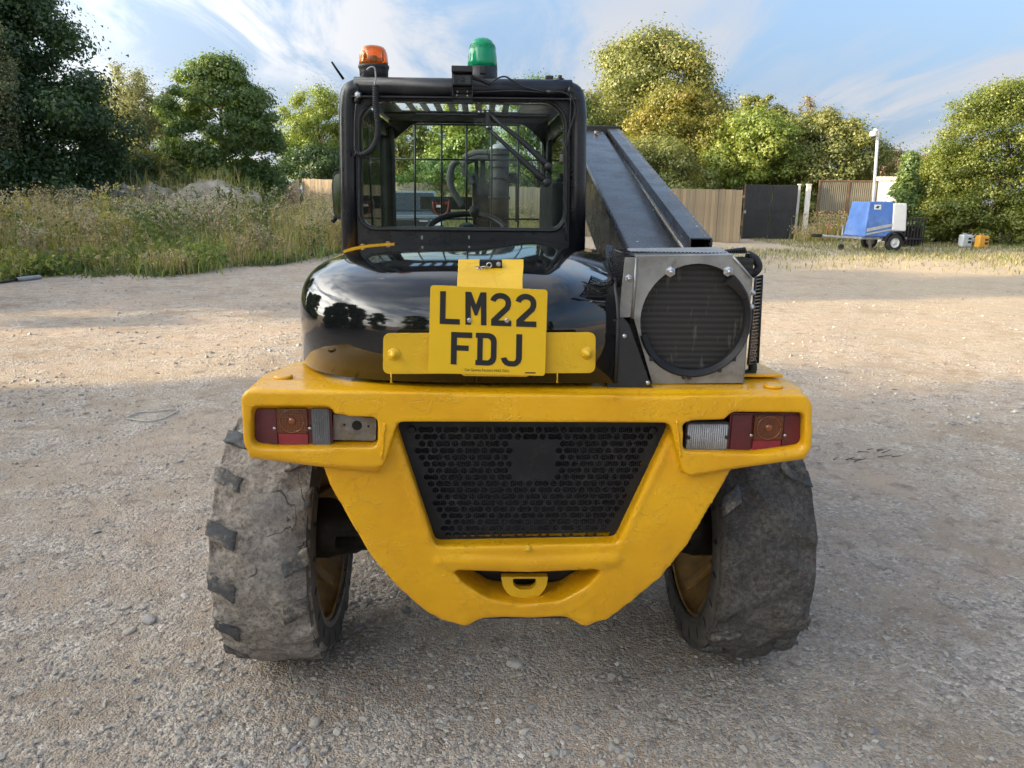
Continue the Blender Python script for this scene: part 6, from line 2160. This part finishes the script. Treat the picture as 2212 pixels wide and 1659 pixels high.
    cc = coil([vat(*Zc(*p), v) for p in ((440, 425), (440, 560), (455, 680), (450, 780), (415, 860), (350, 902), (298, 890))], .0080, .0034, 46, 'coiled_cable', M['black_plastic'])
    MB().tube(smooth_path([vat(*Zc(*p), v) for p in ((378, 318), (400, 300), (428, 300), (438, 330), (440, 380), (432, 425))], 5), .0028, 6).build('cable_end', M['grey_steel'], cc)
    MB().tube(smooth_path([vat(*Zc(*p), v) for p in ((307, 550), (298, 650), (296, 780), (297, 890))], 5), .0036, 6).build('cable_end', M['black_plastic'], cc)
    coil([vat(*Zc(*p), VC - .05) for p in ((1110, 370), (1170, 388), (1235, 415))], .0055, .0026, 14, 'coiled_cable', M['black_plastic'])
    # loose camera cables
    v = VC - .03
    for P in (((1235, 405), (1290, 372), (1340, 365), (1400, 400), (1480, 440), (1600, 466), (1660, 470), (1740, 474), (1800, 520), (1818, 600), (1790, 700), (1745, 850), (1742, 1000), (1745, 1250), (1760, 1500)),
              ((985, 470), (1180, 470), (1400, 462), (1600, 474)), ((1788, 480), (1782, 700), (1760, 860))):
        MB().tube(smooth_path([vat(*Zc(*p), v) for p in P], 4), .0028, 6).build('cable', M['black_plastic'], VEH)
    MB().tube([vat(*Zc(1620, 470), v - .004), vat(*Zc(1680, 472), v - .004)], .0065, 8).build('cable_plug', M['black_plastic'], VEH)
    for y in (770, 1100, 1400):
        q = vat(*Zc(1745, y), v); MB().box(q - Vector((.006, .005, .003)), q + Vector((.006, .005, .003))).build('cable_tie', M['black_plastic'], VEH)
    # roof bolts, small lamp, antenna
    for p in ((363, 372), (1714, 388)):
        q = vat(*Zc(*p), VC + .02)
        MB().lathe([(.013, -.012), (.013, .006), (.007, .007), (.007, .015), (0, .016)], q, n=12).build('roof_bolt', M['greasy'], VEH)
    q = vat(*Zc(1640, 378), VC + .10)
    MB().box(q - Vector((.014, .01, .015)), q + Vector((.014, .01, .010))).build('roof_clip', M['black_plastic'], VEH, .004)
    MB().tube([vat(*Zc(217, 380), VC + .16), vat(*Zc(175, 320), VC + .14), vat(*Zc(136, 262), VC + .12)], [.0048, .0042, .0034], 8).build('antenna', M['black_plastic'], VEH)
    # door mirror at the left
    v = VC + .30
    P = rpoly(px_loop([Zc(150, 1022), Zc(215, 1010), Zc(220, 1360), Zc(168, 1345), Zc(146, 1300), Zc(134, 1100)], v), .02)
    mr = MB().xz([P], v, v + .045).build('door_mirror', M['black_plastic'], VEH, .010, 3)
    P2 = rpoly(px_loop([Zc(156, 1040), Zc(212, 1030), Zc(214, 1338), Zc(174, 1328), Zc(155, 1290), Zc(146, 1100)], v - .002), .016)
    MB().xz([P2], v - .004, v).build('mirror_glass', M['mirror'], mr)
    MB().tube([vat(*Zc(165, 1335), v + .02), vat(*Zc(140, 1368), v + .02)], .010, 8).build('mirror_stub', M['black_plastic'], mr)
    MB().tube([vat(*Zc(210, 1200), v + .05), vat(*Zc(260, 1200), v + .06)], .010, 8).build('mirror_arm', M['black_plastic'], mr)
    # things seen through the windscreen: boom head with hoses
    v = 2.75
    w = lambda a, b: vat(900 * .8641 + a * .8641 / 4.424, 300 * .8641 + b * .8641 / 4.424, v)
    mast = MB().tube([w(1540, 330), w(1540, 1300)], abs(w(1650, 500).x - w(1430, 500).x) / 2, 20).build('tilt_motor', M['greasy'], VEH)
    rr = abs(w(1650, 500).x - w(1430, 500).x) / 2
    MB().lathe([(rr, 0), (rr * .96, .012), (rr * .5, .03), (0, .034)], w(1540, 330), n=20).build('motor_cap', M['grey_steel'], mast)
    for y, k in ((380, 1.03), (520, 1.03), (640, 1.04), (860, 1.12)):
        MB().lathe([(rr * k, -.008), (rr * k, .008)], w(1540, y), n=20).build('motor_band', M['greasy'], mast)
    for (x0, x1, y0, y1) in ((1265, 1310, 450, 930), (1330, 1385, 440, 900), (1640, 1735, 580, 700), (1720, 1765, 640, 1130), (1250, 1470, 720, 1200), (1240, 1268, 600, 860), (640, 1240, 850, 990)):
        a, b = w(x0, y1), w(x1, y0)
        MB().box((a.x, v + (.02 if x0 != 640 else .14), a.z), (b.x, v + (.10 if x0 != 640 else .2), b.z)).build('carriage_plate', M['greasy'], VEH, .004)
    for P, r in ((((1420, 365), (1290, 368), (1200, 395), (1150, 430)), .020), (((1430, 415), (1280, 420), (1160, 470), (1140, 520)), .020), (((1090, 450), (1030, 490), (1000, 580), (990, 660), (1020, 770), (1080, 870), (1130, 950)), .019), (((1150, 500), (1150, 560), (1210, 640), (1250, 700)), .018)):
        MB().tube(smooth_path([w(*p) for p in P], 5), r, 10).build('hydraulic_hose', M['hose'], VEH)
    # added lamp shape with red frame, standing in for a reflection
    a = w(905, 950)
    lp = MB().xz([rrect(w(790, 900).x, w(1000, 900).x, w(900, 1045).z, w(900, 862).z, .03)], v - .02, v + .03).build('reflection_block', M['black_plastic'], VEH, .006)
    MB().tube(smooth_path([w(*p) + Vector((0, -.03, 0)) for p in ((812, 905), (820, 980), (850, 1035), (900, 1050), (955, 1030), (980, 975), (985, 900))], 4), .0055, 6).build('reflection_rim', M['red_plastic'], lp)
    for (x0, x1, y0, y1) in ((830, 865, 905, 935), (880, 925, 905, 940), (935, 975, 900, 935), (845, 905, 940, 965)):
        p, q = w(x0, y1), w(x1, y0)
        MB().box((p.x, v - .03, p.z), (q.x, v - .021, q.z)).build('reflection_patch', M['red_plastic'] if x0 != 845 else M['white'], lp)


cab_fittings()


# ------------------------------------------------------------------ boom
def boom():
    v0, v1 = .60, 2.9
    n0, n1 = vat(1490, 548, v0 + .1), vat(1306, 281, v1)
    d = (n1 - n0) / (v1 - v0 - .1)
    def along(p, t): return p + d * t
    right0 = n0 + d * (-.25)
    left0 = Vector((vat(1358, 535, v0 + .1).x, n0.y, n0.z)) + d * (-.25)
    Ln = v1 - v0 - .1 + .25
    H = .27
    dn = Vector((0, 0, -H))
    A = [left0, right0, right0 + dn, left0 + dn]
    B = [p + d * Ln for p in A]
    bm = MB().hexa([A[3], A[2], A[1], A[0]], [B[3], B[2], B[1], B[0]]).build('boom', M['boom_paint'], VEH, .022, 4)
    # hollow square tube alongside, open end towards the camera
    a = vat(1490, 513, v0); b = vat(1539, 516, v0); cz = vat(1515, 548, v0).z
    t = .006
    mb = MB()
    Ln2 = v1 - v0
    fa, fb = vat(1311, 277, v1), vat(1339, 278, v1)
    dt = (Vector(((fa.x + fb.x) / 2, v1, (fa.z + fb.z) / 2)) - Vector(((a.x + b.x) / 2, v0, (a.z + b.z) / 2))) / Ln2
    def wall(x0, x1, z0, z1):
        q = [Vector((x0, v0, z0)), Vector((x1, v0, z0)), Vector((x1, v0, z1)), Vector((x0, v0, z1))]
        mb.hexa(q, [p + dt * Ln2 for p in q])
    x0, x1, z0, z1 = a.x, b.x, cz - .004, (a.z + b.z) / 2
    wall(x0, x1, z1 - t, z1); wall(x0, x1, z0, z0 + t); wall(x0, x0 + t, z0 + t, z1 - t); wall(x1 - t, x1, z0 + t, z1 - t)
    tb = mb.build('boom_tube', M['boom_paint'], VEH, .004, 2)
    q = [Vector((x0 + .004, v0, z0 + .004)), Vector((x1 - .004, v0, z0 + .004)), Vector((x1 - .004, v0, z1 - .004)), Vector((x0 + .004, v0, z1 - .004))]
    MB().add([p + dt * .18 for p in q], [(0, 1, 2, 3)]).build('tube_shade_sheet', M['dark'], tb)  # dark sheet set in the open tube as its inner shade
    # rust line along the tube and end plate at the far end
    MB().tube([Vector((x1 - .016, v0 + .01, z1 + .0005)), Vector((x1 - .016, v0 + .01, z1 + .0005)) + dt * (Ln2 - .02)], .0022, 5).build('weld_seam', M['rim'], tb)
    e0, e1 = vat(1262, 271, v1 + .01), vat(1337, 278, v1 + .01)
    MB().box((e0.x - .25, v1, B[0].z - .30), (e1.x, v1 + .03, e0.z + .0)).build('boom_end_plate', M['black_paint'], bm, .006)
    for p in ((1288, 287), (1293, 294)):
        MB().lathe([(.011, -.004), (.011, .010), (0, .011)], vat(*p, v1 - .14) + Vector((0, 0, .0)), n=6, smooth=False).build('bolt', M['grey_bracket'], bm)


boom()


# ------------------------------------------------------------------ wheels, axle, chassis
RT_W = .418


def wheel(side, cx, cy, seed, muddy):
    """side -1 left / +1 right; the wheel's own x axis points outward"""
    r = np.random.default_rng(seed)
    n, W, nl = 272, .275, 17
    prof = [(-W / 2 - .004, .300), (-W / 2 - .010, .345), (-W / 2 - .006, .392), (-W / 2 + .003, .406), (-W / 2 + .014, .410), (-W / 2 + .03, .413), (-.095, .415), (-.08, .4165), (-.065, .4175), (-.05, .4182), (-.035, .4187), (-.02, .419), (-.007, .419), (.007, .419), (.02, .419), (.035, .4187), (.05, .4182), (.065, .4175), (.08, .4165), (.095, .415), (W / 2 - .03, .413), (W / 2 - .014, .410), (W / 2 - .003, .406), (W / 2 + .006, .390), (W / 2 + .010, .34), (W / 2 + .004, .300)]
    k = len(prof)
    vs = []
    for i in range(n):
        a = 2 * PI * i / n
        for j, (x, rad) in enumerate(prof):
            p = Vector((x * 1.0, math.cos(a) * rad, math.sin(a) * rad))
            tread = 3 <= j <= k - 4
            if tread:
                f = noise.fractal(p * 9 + Vector((seed * 3.7, 0, 0)), .7, 2.2, 4)
                g = noise.noise(p * 3.2 + Vector((seed, 5, 0)))
                rad += (.013 * f + .009 * g + .006 * noise.noise(p * 34)) * muddy - .004
                row = 1 if x > 0 else -1
                ph = ((a / (2 * PI) * nl - (.5 if row > 0 else 0) - (.13 - abs(x)) * 2.6 + .5) % 1) - .5
                gap = min(1, max(0, (abs(ph) - .24) / .06)) * min(1, max(0, (abs(x) - .062) / .03))
                fill = min(1, max(0, .55 + 1.6 * noise.noise(p * 5 + Vector((seed * 2.3, 1, 4)))))
                rad -= .022 * gap * (1 - fill * (.85 if abs(x) < .115 else .45))
                if p.z < -.36: rad = min(rad, .425)
                p = Vector((x + .004 * f, math.cos(a) * rad, math.sin(a) * rad))
            vs.append(p)
    fs = [(i * k + j, ((i + 1) % n) * k + j, ((i + 1) % n) * k + j + 1, i * k + j + 1) for i in range(n) for j in range(k - 1)]
    root = MB().lathe([(.06, -.02), (.16, -.02), (.20, .0), (.235, .03), (.262, .045), (.285, .075), (.302, .10), (.302, .13), (.29, .13)], (0, 0, 0), 'X', 40, cap=False).build('wheel', M['rim'], VEH)
    s2 = root.modifiers.new('solid', 'SOLIDIFY'); s2.thickness = .008
    root.location = (cx, cy, RT_W); root.rotation_euler = (0, 0, R(180) if side > 0 else 0)
    # inner rim barrel: the side that shows under the machine (local +x is inward for the left wheel)
    MB().lathe([(.302, -.13), (.296, -.05), (.27, -.02), (.24, -.01)], (0, 0, 0), 'X', 40, cap=False).build('rim_barrel', M['rim'], root)
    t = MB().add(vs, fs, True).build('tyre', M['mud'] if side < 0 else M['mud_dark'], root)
    sub = t.modifiers.new('sub', 'SUBSURF'); sub.levels = 1; sub.render_levels = 1
    # lugs peeping through the mud, two staggered rows
    for row in (-1, 1):
        for i in range(nl):
            a = 2 * PI * (i + (.5 if row > 0 else 0)) / nl + r.normal(0, .012)
            if r.uniform() < (.10 if side < 0 else .40): continue
            l0, l1 = (.062 + r.uniform(-.015, .02), W / 2 + .003 + r.uniform(-.004, .004))
            da = .062; sl = .10
            P = []
            for rad in (.395, (.4205 if side < 0 else .4165) + r.uniform(-.004, .003)):
                for x, aa in ((l0, a - da + sl), (l1, a - da), (l1 + .001, a + da * .9), (l0 + .004, a + da + sl)):
                    q = rad - (.010 if x > .12 and rad > .40 else 0) + r.uniform(-.002, .002)
                    aa += r.uniform(-.009, .009)
                    P.append(Vector((row * x, math.cos(aa) * q, math.sin(aa) * q)))
            lo = MB().hexa(P[:4], P[4:]).build('lug', M['lug'], root)
            bm = bmesh.new(); bm.from_mesh(lo.data)
            bmesh.ops.subdivide_edges(bm, edges=bm.edges, cuts=4, use_grid_fill=True)
            for vv in bm.verts:
                w = vv.co * 42 + Vector((seed * 7.1, i, row))
                vv.co += Vector((noise.noise(w), noise.noise(w + Vector((9, 0, 0))), noise.noise(w + Vector((0, 9, 0))))) * .0065
            for ff in bm.faces: ff.smooth = True
            bm.to_mesh(lo.data); bm.free()
    # inner sidewall apertures of the solid tyre
    sw = MB().lathe([(.298, W / 2 + .0), (.330, W / 2 + .010), (.372, W / 2 + .010), (.398, W / 2 - .004)], (0, 0, 0), 'X', 56, cap=False).build('sidewall', M['sidewall'], root)
    for i in range(22):
        a = 2 * PI * i / 22
        c = Vector((W / 2 + .0085, math.cos(a) * .352, math.sin(a) * .352))
        tt = Vector((0, -math.sin(a), math.cos(a))); rd = Vector((0, math.cos(a), math.sin(a)))
        pts = []
        for q in range(10):
            b = 2 * PI * q / 10
            pts.append(c + tt * math.cos(b) * .008 + rd * math.sin(b) * .021 + Vector((.0022, 0, 0)))
        MB().add(pts, [tuple(range(10))]).build('aperture', M['dark'], sw)
    # rim ribs and hub on the inner side
    for i in range(10):
        a = 2 * PI * i / 10
        rd = Vector((0, math.cos(a), math.sin(a))); tt = Vector((0, -math.sin(a), math.cos(a)))
        A = [Vector((.0, 0, 0)) + rd * .17 + tt * s for s in (-.012, .012)]; B = [Vector((.085, 0, 0)) + rd * .29 + tt * s for s in (-.02, .02)]
        MB().hexa([A[0], A[1], A[1] + Vector((.03, 0, 0)), A[0] + Vector((.03, 0, 0))], [B[0], B[1], B[1] + Vector((.02, 0, 0)), B[0] + Vector((.02, 0, 0))]).build('rim_rib', M['rim'], root, .004)
    return root


def running_gear():
    lx = vat(434, 1190, .21).x; rx = vat(1782, 1190, .21).x
    W = .275
    cy = .62
    wl = wheel(-1, lx + W / 2 + .012, cy, 1, 1.0)
    wr = wheel(1, rx - W / 2 - .012, cy, 2, 1.5)
    wl.rotation_euler = (R(7), 0, 0)
    cx = (lx + rx) / 2
    # rear axle: beam, hub drums, steering knuckles
    ax = MB().tube([(lx + W - .02, cy, RT_W), (rx - W + .02, cy, RT_W)], .06, 16).build('rear_axle', M['greasy'], VEH)
    for s, x in ((1, lx + W), (-1, rx - W)):
        MB().lathe([(.10, -.05), (.10, .02), (.09, .05), (.085, .11), (.075, .13), (.075, .20)], (x - s * .02, cy, RT_W), (Vector((0, 1, 0)), Vector((0, 0, 1)), Vector((s, 0, 0))), 22).build('hub', M['greasy'], ax)
        for k in range(10):
            a = 2 * PI * k / 10
            MB().lathe([(.012, 0), (.012, .03), (0, .032)], (x - s * .0, cy + .08 * math.cos(a), RT_W + .08 * math.sin(a)), (Vector((0, 1, 0)), Vector((0, 0, 1)), Vector((s, 0, 0))), 6, smooth=False).build('wheel_nut', M['greasy'], ax)
    MB().lathe([(.0, -.14), (.10, -.13), (.15, -.05), (.15, .05), (.10, .13), (0, .14)], (cx, cy, RT_W), 'X', 18).build('differential', M['greasy'], ax)
    MB().tube([(lx + W + .05, cy - .16, RT_W + .02), (rx - W - .05, cy - .16, RT_W + .02)], .02, 8).build('steering_rod', M['greasy'], ax)
    MB().box((cx - .30, .16, .50), (cx + .30, 3.0, .98)).build('chassis', M['dark'], VEH, .02)
    MB().box((cx - .30, .20, .44), (cx + .30, .42, .50)).build('chassis_rail', M['greasy'], VEH)
    MB().box((cx - .62, 1.1, .46), (cx - .31, 1.9, .95)).build('fuel_tank', M['black_paint'], VEH, .03)
    MB().box((cx + .31, 1.1, .46), (cx + .62, 2.2, .95)).build('battery_box', M['black_paint'], VEH, .03)
    # front wheels, same build
    for w in (wl, wr):
        c = copy_tree(w); c.location.y = cy + 2.1
        for ch in c.children:
            if ch.name.startswith('tyre'): ch.modifiers.clear()
    MB().tube([(lx + W - .02, cy + 2.1, RT_W), (rx - W + .02, cy + 2.1, RT_W)], .075, 14).build('front_axle', M['greasy'], VEH)


running_gear()
